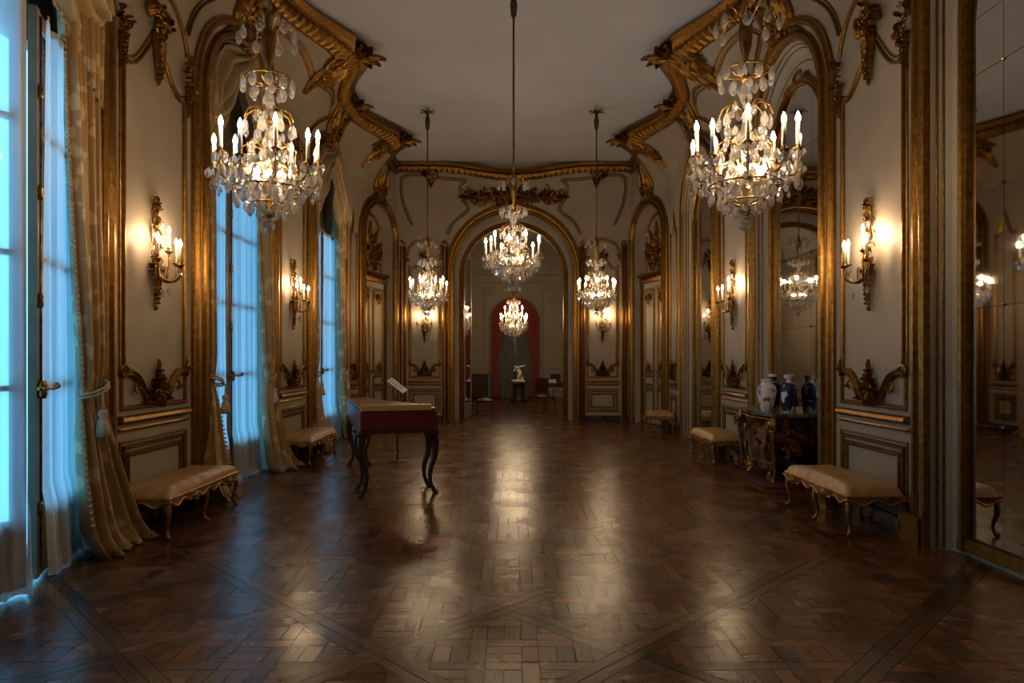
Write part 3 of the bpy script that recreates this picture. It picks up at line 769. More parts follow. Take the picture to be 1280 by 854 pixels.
# ------------------------------------------------------------------ windows on the left wall
WIN = []
def window(n, c):
    root = bpy.data.objects.new('window_%d' % n, None); C.objects.link(root); root['kind'] = 'structure'
    reveal(FL, c, RB, SPR, .34, 'niche_lining', 'reveal', wall_left)
    fx = -.30      # plane of the fixed frame
    mb = MB()
    # lunette and transom above the casements
    n_ = 20; pts = [(c-RB, 3.92), (c+RB, 3.92)] + [(c+RB*math.cos(PI*i/n_), SPR+RB*math.sin(PI*i/n_)) for i in range(n_+1)]
    v = [FL(s, z, fx) for s, z in pts] + [FL(s, z, fx-.06) for s, z in pts]; m = len(pts)
    mb.add(v, [tuple(range(m)), tuple(range(2*m-1, m-1, -1))] + [(i, (i+1)%m, m+(i+1)%m, m+i) for i in range(m)])
    mb.build('lunette_panel', 'casement', root)
    def bar(mb, s0, s1, z0, z1, d0, d1):
        v = [FL(s, z, d) for s in (s0, s1) for d in (d0, d1) for z in (z0, z1)]
        mb.add(v, [(0,1,3,2),(4,6,7,5),(0,4,5,1),(2,3,7,6),(0,2,6,4),(1,5,7,3)])
    mb = MB(); bar(mb, c-RB, c-RB+.07, 0, 3.95, fx-.06, fx+.03); bar(mb, c+RB-.07, c+RB, 0, 3.95, fx-.06, fx+.03); bar(mb, c-RB, c+RB, 3.86, 3.97, fx-.06, fx+.06); bar(mb, c-RB, c+RB, 0, .03, fx-.06, fx+.03)
    mb.build('window_frame', 'casement', root)
    return root
def casement(root, hinge, free, z0=.04, z1=3.86):
    """one glazed leaf between two plan points (x,y)"""
    h = Vector(hinge); f = Vector(free); L = (f-h).length; t = (f-h)/L; nn = Vector((t.y, -t.x))
    if nn.x < 0: nn = -nn
    def Q(s, z, d): q = h + t*s + nn*d; return (q.x, q.y, z)
    def bar(mb, s0, s1, a, b, d0=-.022, d1=.022):
        v = [Q(s, z, d) for s in (s0, s1) for d in (d0, d1) for z in (a, b)]
        mb.add(v, [(0,1,3,2),(4,6,7,5),(0,4,5,1),(2,3,7,6),(0,2,6,4),(1,5,7,3)])
    mb = MB(); bar(mb, 0, .07, z0, z1); bar(mb, L-.075, L, z0, z1, -.022, .03); bar(mb, .07, L-.075, z1-.08, z1); bar(mb, .07, L-.075, z0, .16)
    leaf_o = mb.build('casement_leaf', 'casement', root)
    mb = MB(); bar(mb, .07, L-.075, .16, .46, -.012, .012); mb.build('kick_panel', 'casement', leaf_o)
    zs = [.46, 1.32, 2.18, 3.04, z1-.08]
    for z in zs[:-1]:
        mb = MB(); bar(mb, .07, L-.075, z-.018, z+.018, -.018, .018); mb.build('glazing_bar', 'casement', leaf_o)
    for a, b in zip(zs[:-1], zs[1:]):
        mb = MB(); bar(mb, .07, L-.075, a+.018, b-.018, -.003, .003); mb.build('pane', 'glass', leaf_o)
    return Q, L, leaf_o
def espagnolette(root, Q, L):
    mb = MB(); mb.tube([Q(L-.035, .1, .045), Q(L-.035, 3.8, .045)], .009, 8)
    for z in (.5, 1.9, 2.62, 3.3): mb.lathe([(.012,-.05),(.018,-.03),(.014,0),(.018,.03),(.012,.05)], 8, Q(L-.035, z, .045))
    o = mb.build('espagnolette_rod', 'bronze', root, True)
    mb = MB(); mb.lathe([(.02,-.06),(.03,-.03),(.022,0),(.03,.03),(.02,.06)], 8, Q(L-.035,1.30,.055))
    mb.tube([Q(L-.035,1.30,.06), Q(L-.10,1.31,.09), Q(L-.17,1.30,.085), Q(L-.23,1.32,.09)], [.014,.011,.012,.018], 7); mb.ball(Q(L-.24,1.32,.09), .024, 8, 5)
    mb.tube([Q(L-.035,1.30,.06), Q(L+.06,1.31,.08), Q(L+.10,1.31,.07)], [.014,.011,.014], 7)
    mb.build('window_handle', 'bronze', o, True)
def sheer(hinge, free, label, wlow=0, seed=0, z0=.02, z1=3.84, inset=.05, mat='sheer', ends=(.02,.09)):
    h = Vector(hinge); f = Vector(free); L = (f-h).length; t = (f-h)/L; nn = Vector((t.y, -t.x))
    if nn.x < 0: nn = -nn
    r = random.Random(seed); ph = [r.uniform(0, 6) for _ in range(4)]; nf = 5.5+r.random()*1.5
    def fn(u, v):
        z = z0+(z1-z0)*v; loose = .4+.6*(1-v); s = ends[0]+(L-ends[0]-ends[1])*u
        d = inset + .03*loose*math.sin(2*PI*nf*u+ph[0]+.5*math.sin(2*v+ph[1])) + .015*math.sin(2*PI*2.3*u+ph[2]+v*1.5)
        d += .05*(1-v)**4 if z < .6 else 0
        zz = z + (.012*math.sin(2*PI*nf*u+ph[3]) if v == 0 else 0)
        q = h + t*s + nn*d; return (q.x, q.y, max(.006, zz))
    mb = MB(); mb.grid(fn, 72, 24)
    o = mb.build('sheer_curtain', mat, None, True, recalc=False); tag(o, label, 'sheer curtain', 'sheer curtains on the tall windows')
    # hem and heading as sewn parts
    hm = MB(); hm.grid(lambda u, v: tuple(Vector(fn(u, .0+v*.03))+Vector((nn.x*.006, nn.y*.006, 0))), 72, 1); hm.build('hem', mat, o, True, recalc=False)
    return o
wx = -(W+.16)
w1 = window(1, BAYS[0]); w2 = window(2, BAYS[1]); w3 = window(3, BAYS[2])
c = BAYS[0]
leaves = [(w1, (wx, c+RB-.08), (-3.20, 4.53)), (w1, (wx, c-RB+.08), (-3.16, 4.40)),
          (w2, (wx, BAYS[1]+RB-.08), (wx, BAYS[1]+.005)), (w2, (wx, BAYS[1]-RB+.08), (wx, BAYS[1]-.005)),
          (w3, (wx, BAYS[2]+RB-.08), (wx, BAYS[2]+.005)), (w3, (wx, BAYS[2]-RB+.08), (wx, BAYS[2]-.005))]
sl = ['white sheer curtain on the ajar far leaf of the window nearest the camera',
      'white sheer curtain cut by the left picture edge, on the nearest window leaf',
      'white sheer curtain on the far leaf of the middle window',
      'white sheer curtain on the near leaf of the middle window, beside long bench',
      'narrow white sheer curtain on the far leaf of the farthest left-wall window',
      'white sheer curtain on the near leaf of the farthest left-wall window']
for i, (w, h, f) in enumerate(leaves):
    Q, L, lo = casement(w, h, f)
    if i % 2 == 0: espagnolette(w, Q, L)
    sheer(h, f, sl[i], seed=i+1, ends=(-.05, .0 if i == 1 else .09))

# ------------------------------------------------------------------ drapes
def cloth(o, th=.006):
    m = o.modifiers.new('solidify', 'SOLIDIFY'); m.thickness = th; m.offset = 0
def drape(c, k, label, seed, tie=True):
    """heavy curtain at one jamb (k=+1 far, -1 near): from the arch, tied back, spreading on the floor"""
    r = random.Random(seed); ph = [r.uniform(0, 6) for _ in range(6)]
    ej = c+k*(RB-.02); zt, zk = 4.62, 1.26
    def width(z):
        if z > zk: t = (z-zk)/(zt-zk); return (.16 + .19*t**.75)*(1 if k > 0 else .55)
        t = (zk-z)/zk; return (.17 + .24*t**.8)*(1 if k > 0 else .55)
    def fn(u, v):
        z = zt*(1-v); w = width(z)
        below = max(0, (zk-z)/zk)
        out = .30*below**1.3        # the foot spreads past the jamb
        s = ej + k*out - k*(w+out*(.8))*u
        near = math.exp(-((z-zk)/.16)**2)
        A = (.055-.03*near)*(1+.7*below)
        d = .05 + .06*near*0 + .16*below**1.5 + A*math.sin(2*PI*4*u+ph[0]+.6*math.sin(2.2*v+ph[1])) + .02*math.sin(2*PI*9*u+ph[2]+3*v)
        if z > zk: d -= .05*(z-zk)/(zt-zk)
        if below > .86: d += .10*(below-.86)/.14*(.6+.6*math.sin(2*PI*2*u+ph[3])); 
        zz = max(.008+.010*(1+math.sin(2*PI*6*u+ph[4])), z) if below > .9 else z
        return FL(s, zz, d)
    mb = MB(); mb.grid(fn, 56, 60)
    o = mb.build('curtain_drape', 'damask', None, True, recalc=False); tag(o, label, 'curtain', 'gold damask curtains on the left wall'); cloth(o)
    # bobble fringe on the inner edge
    mb = MB(); N = 90
    for i in range(N):
        v = .05+.90*i/N; p = Vector(fn(1.0, v)); q = Vector(FL(0, 0, 0))
        a = Vector(FL(c+k*RB, p.z, .05)); dy = -k*.045
        mb.tube([p, p+Vector((0, dy*.6, -.006)), p+Vector((.004, dy, -.012))], [.006,.009,.013], 5)
    f = mb.build('bobble_fringe', 'tassel', o); f['kind'] = 'stuff'
    mb = MB(); mb.grid(lambda u, v: tuple(Vector(fn(u, .985+.015*v))+Vector((.012,0,.004+.012*math.sin(u*90)))), 90, 2); mb.build('bottom_fringe', 'tassel', o)
    if tie:
        # rope tieback with tassel
        mid = Vector(fn(.5, 1-zk/zt)); cx = mid.x+.0
        sj = ej+k*.06; hook = Vector(FL(sj, zk+.14, .02)); ring = []
        for i in range(17):
            a = -PI*.1+PI*1.2*i/16
            ring.append((cx+.10*math.sin(a)+.0, ej-k*(.085)+k*.13*math.cos(a), zk+.05*math.cos(a)))
        mb = MB(); mb.tube([hook]+ring[::1], .013, 6); mb.tube([Vector(p)+Vector((0,0,.026)) for p in ring], .011, 6); mb.build('rope_tieback', 'tassel', o, True)
        tx = (ring[9][0]+.012, ring[9][1]-k*.02, zk-.02)
        mb = MB(); mb.tube([tx, (tx[0], tx[1], tx[2]-.12)], .008, 6)
        mb.lathe([(.004,-.12),(.03,-.13),(.036,-.16),(.02,-.19),(.034,-.20),(.05,-.27),(.055,-.33),(.004,-.335)], 12, tx); mb.build('tassel', 'tassel', o, True)
    return o
def swag(c, k, label, seed):
    r = random.Random(seed); ph = r.uniform(0, 6); Rr = RB-.03
    def fn(u, v):
        s = c+k*Rr*(1-u*.96)                          # u=0 jamb .. 1 centre
        zt = SPR+math.sqrt(max(.0, Rr*Rr-(s-c)**2))-.01
        zb = 4.12-.16*math.sin(PI*min(1,u*1.6))+1.0*u**2.2
        zb = min(zb, zt-.03)
        vv = v + .10*math.sin(PI*u)*v*(1-v)
        z = zt+(zb-zt)*vv
        d = .02+.09*math.sin(PI*v)**.8 + .085*math.sin(2*PI*(4.4*v+1.0*math.sin(PI*u))+ph)*(.4+.6*math.sin(PI*min(1,v*1.1))) + .015*math.sin(2*PI*(2.5*u)+ph)
        return FL(s, z, d)
    mb = MB(); mb.grid(fn, 36, 44); o = mb.build('swag_valance', 'silk', None, True, recalc=False); tag(o, label, 'valance', 'gold damask swag valances'); cloth(o)
    mb = MB()
    mb.grid(lambda u, v: tuple(Vector(fn(u, 1.0))+Vector((.006*math.sin(u*140), 0, -.05*v+.008*math.sin(u*160)*v))), 120, 2); f = mb.build('bullion_fringe', 'tassel', o)
    # pleated tail at the jamb
    def tl(u, v):
        s = c+k*(RB-.01+.05*(1-v)) - k*.24*(1-.35*v)*u; z = 4.52-(.98-.18*u)*v
        d = .06+.035*math.sin(2*PI*3*u+.4)+.01*v
        return FL(s, z, d)
    mb = MB(); mb.grid(tl, 30, 20); t = mb.build('tail', 'damask', o, True, recalc=False); cloth(t)
    mb = MB(); mb.grid(lambda u, v: tuple(Vector(tl(u, 1.0))+Vector((.004*math.sin(u*90), 0, -.07*v+.01*math.sin(u*70)*v))), 60, 2); mb.build('tail_fringe', 'tassel', o)
wn = ['window nearest the camera', 'middle window', 'farthest left-wall window']
dn = {(0,1): 'tied-back gold damask curtain with big tassel at the far jamb of the nearest window', (0,-1): 'gold damask curtain at the near jamb of the nearest window',
      (1,1): 'tied-back gold damask curtain with bobble fringe on the far side of the middle window', (1,-1): 'gold damask curtain hanging behind the long bench at the middle window',
      (2,1): 'gold damask curtain on the far side of the farthest left-wall window', (2,-1): 'gold damask curtain on the near side of the farthest left-wall window'}
for i, c in enumerate(BAYS):
    for k in (-1, 1):
        if i == 0 and k == -1: continue
        drape(c, k, dn[(i, k)], 20+i*2+k)
        swag(c, k, 'gold damask swag and fringed tail at the %s side of the %s' % ('far' if k > 0 else 'near', wn[i]), 40+i*2+k)

# ------------------------------------------------------------------ lamps
def drop_mesh(h, w, n=6):
    mb = MB(); mb.lathe([(w*.12,0),(w*.42,-h*.28),(w*.5,-h*.60),(w*.34,-h*.86),(w*.04,-h)], n); me = mb.mesh('crystal_drop', True)
    for v in me.vertices: v.co.y *= .6
    me.materials.append(M['crystal']); return me
D_BIG, D_MED, D_SML = drop_mesh(.095,.066,8), drop_mesh(.070,.052,8), drop_mesh(.048,.036,6)
mb = MB(); mb.lathe([(.004,-.045),(.03,-.035),(.045,-.01),(.045,.012),(.028,.035),(.006,.042)], 8); BALL = mb.mesh('crystal_ball', True); BALL.materials.append(M['crystal'])
mb = MB(); mb.lathe([(.0035,0),(.012,.008),(.0165,.024),(.0125,.045),(.0055,.062),(.001,.072)], 8, cap=True); BULBM = mb.mesh('bulb', True, True); BULBM.materials.append(M['bulb'])
mb = MB(); mb.lathe([(.0135,0),(.0135,.150),(.008,.155)], 10); CANDLE = mb.mesh('candle', True, True); CANDLE.materials.append(M['wax'])
mb = MB(); mb.ball((0,0,0), .020, 8, 5); CORE = mb.mesh('core_bulb', True, True); CORE.materials.append(M['bulb'])
def cyl(a, r, z): return (r*math.cos(a), r*math.sin(a), z)
def chandelier(loc, label, detailed, rod_top=ZC, scale=1.0, arms=10, seed=1, group='crystal chandeliers of the hall', inner=8, tier2=False):
    """loc = lowest point of the crystal body"""
    r = random.Random(seed); root = empty('chandelier', loc, label, 'chandelier', group); top = (rod_top-loc[2])/scale
    root.scale = (scale,)*3
    # suspension
    mb = MB(); mb.tube([(0,0,1.50),(0,0,top-.05)], .013, 8); mb.lathe([(.01,-.38),(.035,-.34),(.05,-.20),(.03,-.10),(.018,-.05)], 10, (0,0,top)); mb.build('rod', 'rod', root, True)
    mb = MB()
    for j in range(6):
        a = 2*PI*j/6; mb.tube([cyl(a,.02,top-.05), cyl(a,.07,top-.02), cyl(a,.13,top-.012), cyl(a,.15,top-.035)], [.014,.012,.01,.012], 6)
    mb.lathe([(.05,-.05),(.06,-.02),(.05,0)], 12, (0,0,top)); mb.build('ceiling_rose', 'rod', root, True)
    # stem: gilt and glass balusters
    for pr in ([(.012,.10),(.05,.13),(.03,.17),(.02,.24),(.035,.30),(.055,.36),(.03,.42),(.018,.46)], [(.02,.74),(.035,.78),(.02,.82)], [(.02,.99),(.04,1.02),(.02,1.06)], [(.012,1.06),(.015,1.14),(.04,1.24),(.05,1.34),(.03,1.44),(.015,1.52)]):
        mb = MB(); mb.lathe(pr, 12); mb.build('stem', 'bronze', root, True)
    for pr in ([(.02,.46),(.05,.52),(.06,.58),(.03,.66),(.02,.74)], [(.02,.82),(.045,.90),(.02,.99)]):
        mb = MB(); mb.lathe(pr, 10); mb.build('glass_baluster', 'crystal', root)
    # crystals list: (mesh, position, rz)
    cr = [(BALL, (0,0,.045), 0)]
    def ringd(n, rad, z, me, jit=.01, ph=0):
        for j in range(n):
            a = 2*PI*(j+ph)/n + r.uniform(-.05,.05); cr.append((me, cyl(a, rad+r.uniform(-jit,jit), z+r.uniform(-jit,jit)), a+PI/2))
    ringd(5, .055, .16, D_MED); ringd(8, .13, .21, D_BIG); ringd(12, .22, .27, D_BIG); ringd(14, .27, .36, D_MED)
    ringd(10, .10, .42, D_BIG, ph=.5); ringd(9, .17, .52, D_BIG, .02); ringd(9, .13, .62, D_MED); ringd(8, .16, .76, D_BIG); ringd(6, .09, .70, D_MED)
    ringd(14, .15, .34, D_BIG, .03); ringd(12, .24, .46, D_MED, .03); ringd(10, .20, .40, D_BIG, .03, .3); ringd(8, .07, .84, D_MED, .02); ringd(16, .31, .30, D_SML, .03)
    ringd(10, .17, 1.06, D_BIG); ringd(6, .10, 1.00, D_MED); ringd(8, .19, 1.40, D_BIG, .02)
    # gilt rings and small scroll branches
    def tier(fn, ring=None):
        mb = MB()
        if ring: mb.tube([cyl(2*PI*j/24, *ring) for j in range(25)], .007, 5, False)
        for j in range(8): mb.tube(fn(2*PI*j/8), .006, 5)
        mb.build('branch_tier', 'bronze', root, True)
    tier(lambda a: [cyl(a,.005,.80), cyl(a,.09,.86), cyl(a,.15,.83), cyl(a,.17,.77)])
    tier(lambda a: [cyl(a,.005,1.34), cyl(a,.10,1.46), cyl(a,.17,1.47), cyl(a,.19,1.40)])
    tier(lambda a: [cyl(a,.005,1.02), cyl(a,.10,1.03), cyl(a,.15,1.07)], (.15,1.07))
    tier(lambda a: [cyl(a,.005,.40), cyl(a,.13,.30), cyl(a,.24,.30)], (.24,.30))
    tier(lambda a: [cyl(a+.3,.005,.55), cyl(a+.3,.12,.62), cyl(a+.3,.18,.58), cyl(a+.3,.18,.52)])
    tier(lambda a: [cyl(a,.005,.16), cyl(a,.06,.18), cyl(a,.12,.20)], (.12,.20))
    for j in range(inner):
        a = 2*PI*(j+.5)/inner; link('core_bulb', CORE, root, cyl(a, .10, .40))
    for j in range(arms):
        a = 2*PI*(j+.25)/arms; R0 = .36 if j % 2 else .33; zb = .44 if j % 2 else .50
        mb = MB(); mb.tube([cyl(a,.03,.38), cyl(a,.10,.47), cyl(a,.17,.44), cyl(a,.24,.33), cyl(a,.31,.33), cyl(a,R0,.38), cyl(a,R0,zb-.02)], [.010,.009,.008,.008,.008,.008,.009], 6)
        p = cyl(a, R0, zb); mb.lathe([(.008,-.03),(.02,-.015),(.034,-.008),(.036,0),(.014,.002),(.016,.02),(.012,.03)], 10, p)
        arm = mb.build('arm', 'bronze', root, True)
        link('candle', CANDLE, arm, (p[0], p[1], p[2]+.01)); link('candle_bulb', BULBM, arm, (p[0], p[1], p[2]+.163))
        for q in range(5): b = 2*PI*q/5; cr.append((D_MED if q % 2 else D_SML, (p[0]+.036*math.cos(b), p[1]+.036*math.sin(b), p[2]-.008), b))
        cr.append((D_BIG, (p[0], p[1], p[2]-.07), a)); cr.append((D_MED, cyl(a, .27, .33), a+PI/2)); cr.append((D_BIG, cyl(a+.3, .31, .40), a))
    if detailed:
        for me, p, rz in cr: link('crystal_pendant', me, root, p, (r.uniform(-.1,.1), r.uniform(-.1,.1), rz))
    else:
        mb = MB()
        for me, p, rz in cr:
            mt = Matrix.Translation(p) @ Matrix.Rotation(rz, 4, 'Z'); mb.add([tuple(mt @ v.co) for v in me.vertices], [tuple(f.vertices) for f in me.polygons])
        o = mb.build('crystal_pendants', 'crystal', root, recalc=False); o['kind'] = 'stuff'
    if tier2:
        for j in range(8):
            a = 2*PI*(j+.5)/8; mb = MB(); mb.tube([cyl(a,.02,.60), cyl(a,.12,.66), cyl(a,.21,.60), cyl(a,.24,.66)], .008, 6); mb.lathe([(.008,-.03),(.034,-.006),(.014,.003),(.012,.03)], 8, cyl(a,.24,.68))
            arm = mb.build('arm', 'bronze', root, True); link('candle', CANDLE, arm, cyl(a,.24,.69)); link('candle_bulb', BULBM, arm, cyl(a,.24,.843))
    return root
ch1 = chandelier((-1.70, 4.74, 2.38), 'large lit crystal chandelier hanging in front of the middle left window', True, seed=1)
ch2 = dup(ch1, (1.55, 4.56, 2.36), .5, 'large lit crystal chandelier hanging nearest the right wall and commode mirror')
ch3 = chandelier((0.0, 8.75, 2.38), 'lit crystal chandelier hanging on the centre line before the open archway', False, seed=3)
ch4 = dup(ch3, (-1.62, 12.85, 2.32), .7, 'distant lit crystal chandelier hanging in front of the sconce left of the archway')
ch5 = dup(ch3, (1.56, 12.85, 2.32), 1.3, 'distant lit crystal chandelier hanging in front of the sconce right of the archway')

def sconce(loc, rz, label, seed):
    """built with the wall behind at y=0 side -Y is the room; then turned"""
    root = empty('wall_sconce', loc, label, 'wall sconce', 'gilt bronze wall sconces', rz); r = random.Random(seed)
    def Q(s, z, d): return (s, -d, z)
    mb = MB()
    rod = bez((0,0,0),(0.03,0,.3),(-.03,0,.6),(0,0,1.0),14)
    mb.tube([(p[0], -.03-.02*math.sin(p[2]*5), p[2]) for p in rod], [.020-.012*p[2] for p in rod], 7)
    drop(mb, Q, (0, .34), .36, r, .075); palmette(mb, Q, (0, .30), .18, .15, 7); palmette(mb, Q, (0, .90), .10, .07, 5)
    for i in range(9):
        z = .42+.06*i; k = 1 if i % 2 else -1; leaf(mb, Q, (0, z), PI/2-k*.7, .11, .012, k*1.6, .06); spiral(mb, Q, (k*.06, z+.05), .042, 0, 1.2, .006, .03, k)
    mb.build('backplate', 'bronze', root)
    for j, (sx, out, zb) in enumerate(((-.17, .14, .40), (.17, .14, .40), (.0, .26, .36), (.07, .12, .50))):
        mb = MB(); mb.tube(bez((0,-.04,.30), (sx*.3,-out*.6,.14), (sx*1.1,-out*1.1,.20), (sx,-out,zb-.03), 10), [.014]*4+[.011]*7, 6)
        mb.tube(bez((sx*.4,-out*.5,.22), (sx*.7,-out*.6,.36), (sx*.2,-out*.4,.38), (sx*.35,-out*.55,.30), 8), .007, 5)
        mb.lathe([(.008,-.035),(.022,-.02),(.036,-.006),(.038,0),(.015,.003),(.018,.025),(.013,.035)], 10, (sx,-out,zb)); arm = mb.build('arm', 'bronze', root, True)
        link('candle', CANDLE, arm, (sx,-out,zb+.012)); link('candle_bulb', BULBM, arm, (sx,-out,zb+.165))
        if j < 3: link('crystal_pendant', D_MED if j < 2 else D_BIG, arm, (sx+.02,-out,zb-.03))
    for p in ((.10,-.10,.16), (-.08,-.14,.12), (.05,-.06,.78), (-.09,-.06,.66)): link('crystal_pendant', D_MED, root, p)
    return root
ZS = 2.02
sc1 = sconce((-W, PIERS[1]-.05, ZS), PI/2, 'gilt candle sconce on the left wall panel above the long bench', 1)
dup(sc1, (-W, PIERS[2]-.05, ZS), PI/2, 'gilt candle sconce on the panel between the two farther left windows', 'gilt bronze wall sconces')
dup(sc1, (W, PIERS[1], ZS), -PI/2, 'gilt candle sconce on the right wall panel above the tan bench nearest the camera')
dup(sc1, (W, PIERS[2], ZS), -PI/2, 'gilt candle sconce on the right wall panel beyond the commode')
dup(sc1, (-2.16, BACK, 1.98), 0, 'gilt candle sconce on the end-wall panel left of the archway')
dup(sc1, (2.16, BACK, 1.98), 0, 'gilt candle sconce on the end-wall panel right of the archway')

# ------------------------------------------------------------------ benches
def cabriole(h, r0=.03, lean=(1, 0)):
    lx, ly = lean; pts = []; rs = []
    for i in range(13):
        t = i/12; k = .022*math.sin(PI*min(1, t*1.6))*(1 if t < .63 else 0) - .010*math.sin(PI*max(0,(t-.55))/.45) + .016*max(0, (t-.86)/.14)
        pts.append((lx*k, ly*k, h*(1-t)+.012)); rs.append(r0*(1.0-.66*t) + (.008*max(0, (t-.8)/.2)))
    pts.append((pts[-1][0]+lx*.012, pts[-1][1]+ly*.012, .012)); rs.append(.012)
    return pts, rs
def bench(loc, rz, L, D, label, rows, seed=1):
    root = empty('upholstered_bench' if L > .8 else 'upholstered_stool', loc, label, 'bench' if L > .8 else 'stool', 'tan upholstered benches along the walls', rz)
    hx, hy = L/2, D/2; e = .018
    # cushion: rounded slab with domed, buttoned top
    def fn(u, v):
        x, y = 2*u-1, 2*v-1
        edge = max(abs(x)**(6 if L > .8 else 4), abs(y)**4); m = max(0, 1-edge)**.45
        wave = .022*abs(math.cos(x*PI*rows/2*1.15))*(abs(y)**2)-.008
        z = .345 + .095*m + .02*(1-x*x)*(1-y*y) + wave*m
        sx = x*(1-.015*abs(y)**3); return (hx*sx*(1.0+.01*m), hy*y*(1.0+.012*m), z)
    mb = MB(); mb.grid(fn, 48, 20); mb.grid(lambda u, v: (hx*(2*u-1)*.985, hy*(2*v-1)*.985, .335), 2, 2); mb.build('seat_cushion', 'leather', root, True)
    # scalloped carved apron
    mb = MB(); per = []
    nx = 40; ny = 16
    for i in range(nx): per.append((-hx+L*i/nx, -hy, i/nx*rows, 0))
    for i in range(ny): per.append((hx, -hy+D*i/ny, i/ny*max(1, round(rows/3)), 1))
    for i in range(nx): per.append((hx-L*i/nx, hy, i/nx*rows, 0))
    for i in range(ny): per.append((-hx, hy-D*i/ny, i/ny*max(1, round(rows/3)), 1))
    n = len(per); v = []; f = []
    for x, y, ph, ax in per:
        b = .285+.022*math.cos(2*PI*ph); nxv = (x/hx if abs(abs(x)-hx) < 1e-6 else 0); nyv = (y/hy if abs(abs(y)-hy) < 1e-6 else 0)
        for o, z in ((0,.355),(.012,.345),(.012,b+.02),(.02,b+.008),(.008,b-.006),(-.012,b),(-.012,.345)): v.append((x+nxv*o, y+nyv*o, z))
    for i in range(n):
        j = (i+1) % n
        for q in range(6): f.append((i*7+q, i*7+q+1, j*7+q+1, j*7+q))
    mb.add(v, f); 
    mb.build('apron', 'benchgilt', root)
    for x in ([-hx/2, hx/2] if L > .8 else [0]):
        for k in (-1, 1):
            mb = MB()
            def Q(s, z, d, k=k): return (s, k*(hy+.012+d), z)
            palmette(mb, Q, (x, .315), .06, .12, 5, True, True); mb.build('apron_carving', 'benchgilt', root)
    for x in ([-hx+.03, 0, hx-.03] if L > .8 else [-hx+.03, hx-.03]):
        for k in (-1, 1):
            sx = (1 if x > .1 else -1 if x < -.1 else 0)
            l = Vector((sx, k)).normalized(); pts, rs = cabriole(.31, .030, (l.x, l.y)); mb = MB(); mb.tube(pts, rs, 8); mb.ball((pts[-1][0], pts[-1][1], .017), .017, 8, 5)
            mb.build('leg', 'benchgilt', root, True, loc=(x, k*(hy-.03), 0))
    return root
bench((-3.08, 6.36, 0), PI/2, 1.42, .46, 'long tan bench on the left under the nearest sconce, partly behind a curtain', 6)
bench((-3.08, 10.30, 0), PI/2, 1.38, .46, 'tan bench on the left wall between the two farther windows', 6)
bench((3.06, 6.42, 0), PI/2, 1.32, .48, 'tan leather bench with scalloped giltwood apron nearest the camera on the right', 6)
bench((3.06, 10.32, 0), PI/2, 1.20, .46, 'tan leather bench on the right wall beyond the commode', 6)
bench((3.02, 14.15, 0), PI/2, .50, .52, 'small four-legged tan stool near the far corner door', 2)

# ------------------------------------------------------------------ harpsichord
hz0, hz1 = .69, .93
hp = empty('harpsichord', (-1.66, 7.40, 0), 'dark red wing-shaped harpsichord on cabriole legs, standing left of centre', 'harpsichord', None, math.atan2(.29, .957))
outl = [(0,0),(.84,0),(.84,.55)] + [t for t in bez((.84,.55),(.80,1.1),(.42,1.35),(.34,2.30),12)[1:]] + [(.28,2.48),(0,2.48)]
def extr(poly, z0, z1, inset=0):
    n = len(poly); v = [(a,b,z0) for a,b in poly]+[(a,b,z1) for a,b in poly]
    return v, [tuple(range(n-1,-1,-1)), tuple(range(n,2*n))] + [(i,(i+1)%n,n+(i+1)%n,n+i) for i in range(n)]
def shrink(poly, d):
    cx = sum(p[0] for p in poly)/len(poly); cy = sum(p[1] for p in poly)/len(poly); out = []
    n = len(poly)
    for i in range(n):
        p, a, b = Vector(poly[i]), Vector(poly[i-1]), Vector(poly[(i+1)%n]); t1 = (p-a).normalized(); t2 = (b-p).normalized()
        nn = Vector((-(t1+t2).y, (t1+t2).x)).normalized(); out.append(tuple(p+nn*d/max(.5, nn.dot(Vector((-t1.y,t1.x))))))
    return out
mb = MB(); mb.add(*extr(outl, hz0+.03, hz1)); case = mb.build('case', 'redlacquer', hp)
mb = MB(); mb.add(*extr(shrink(outl,-.015), hz0, hz0+.035)); mb.add(*extr(shrink(outl,-.006), hz0+.035, hz0+.05)); mb.build('base_moulding', 'legwood', hp)
mb = MB(); mb.add(*extr(shrink(outl,.015), hz1, hz1+.012)); mb.build('lid_seam', 'legwood', hp)
mb = MB(); mb.add(*extr([(.0,-.005),(.775,-.005),(.775,.12),(.0,.12)], hz1+.012, hz1+.072)); mb.build('keyboard_flap', 'honey', hp)
mb = MB(); mb.add(*extr([p for p in shrink(outl,.01)], hz1+.012, hz1+.030)); mb.build('lid', 'redlacquer', hp)
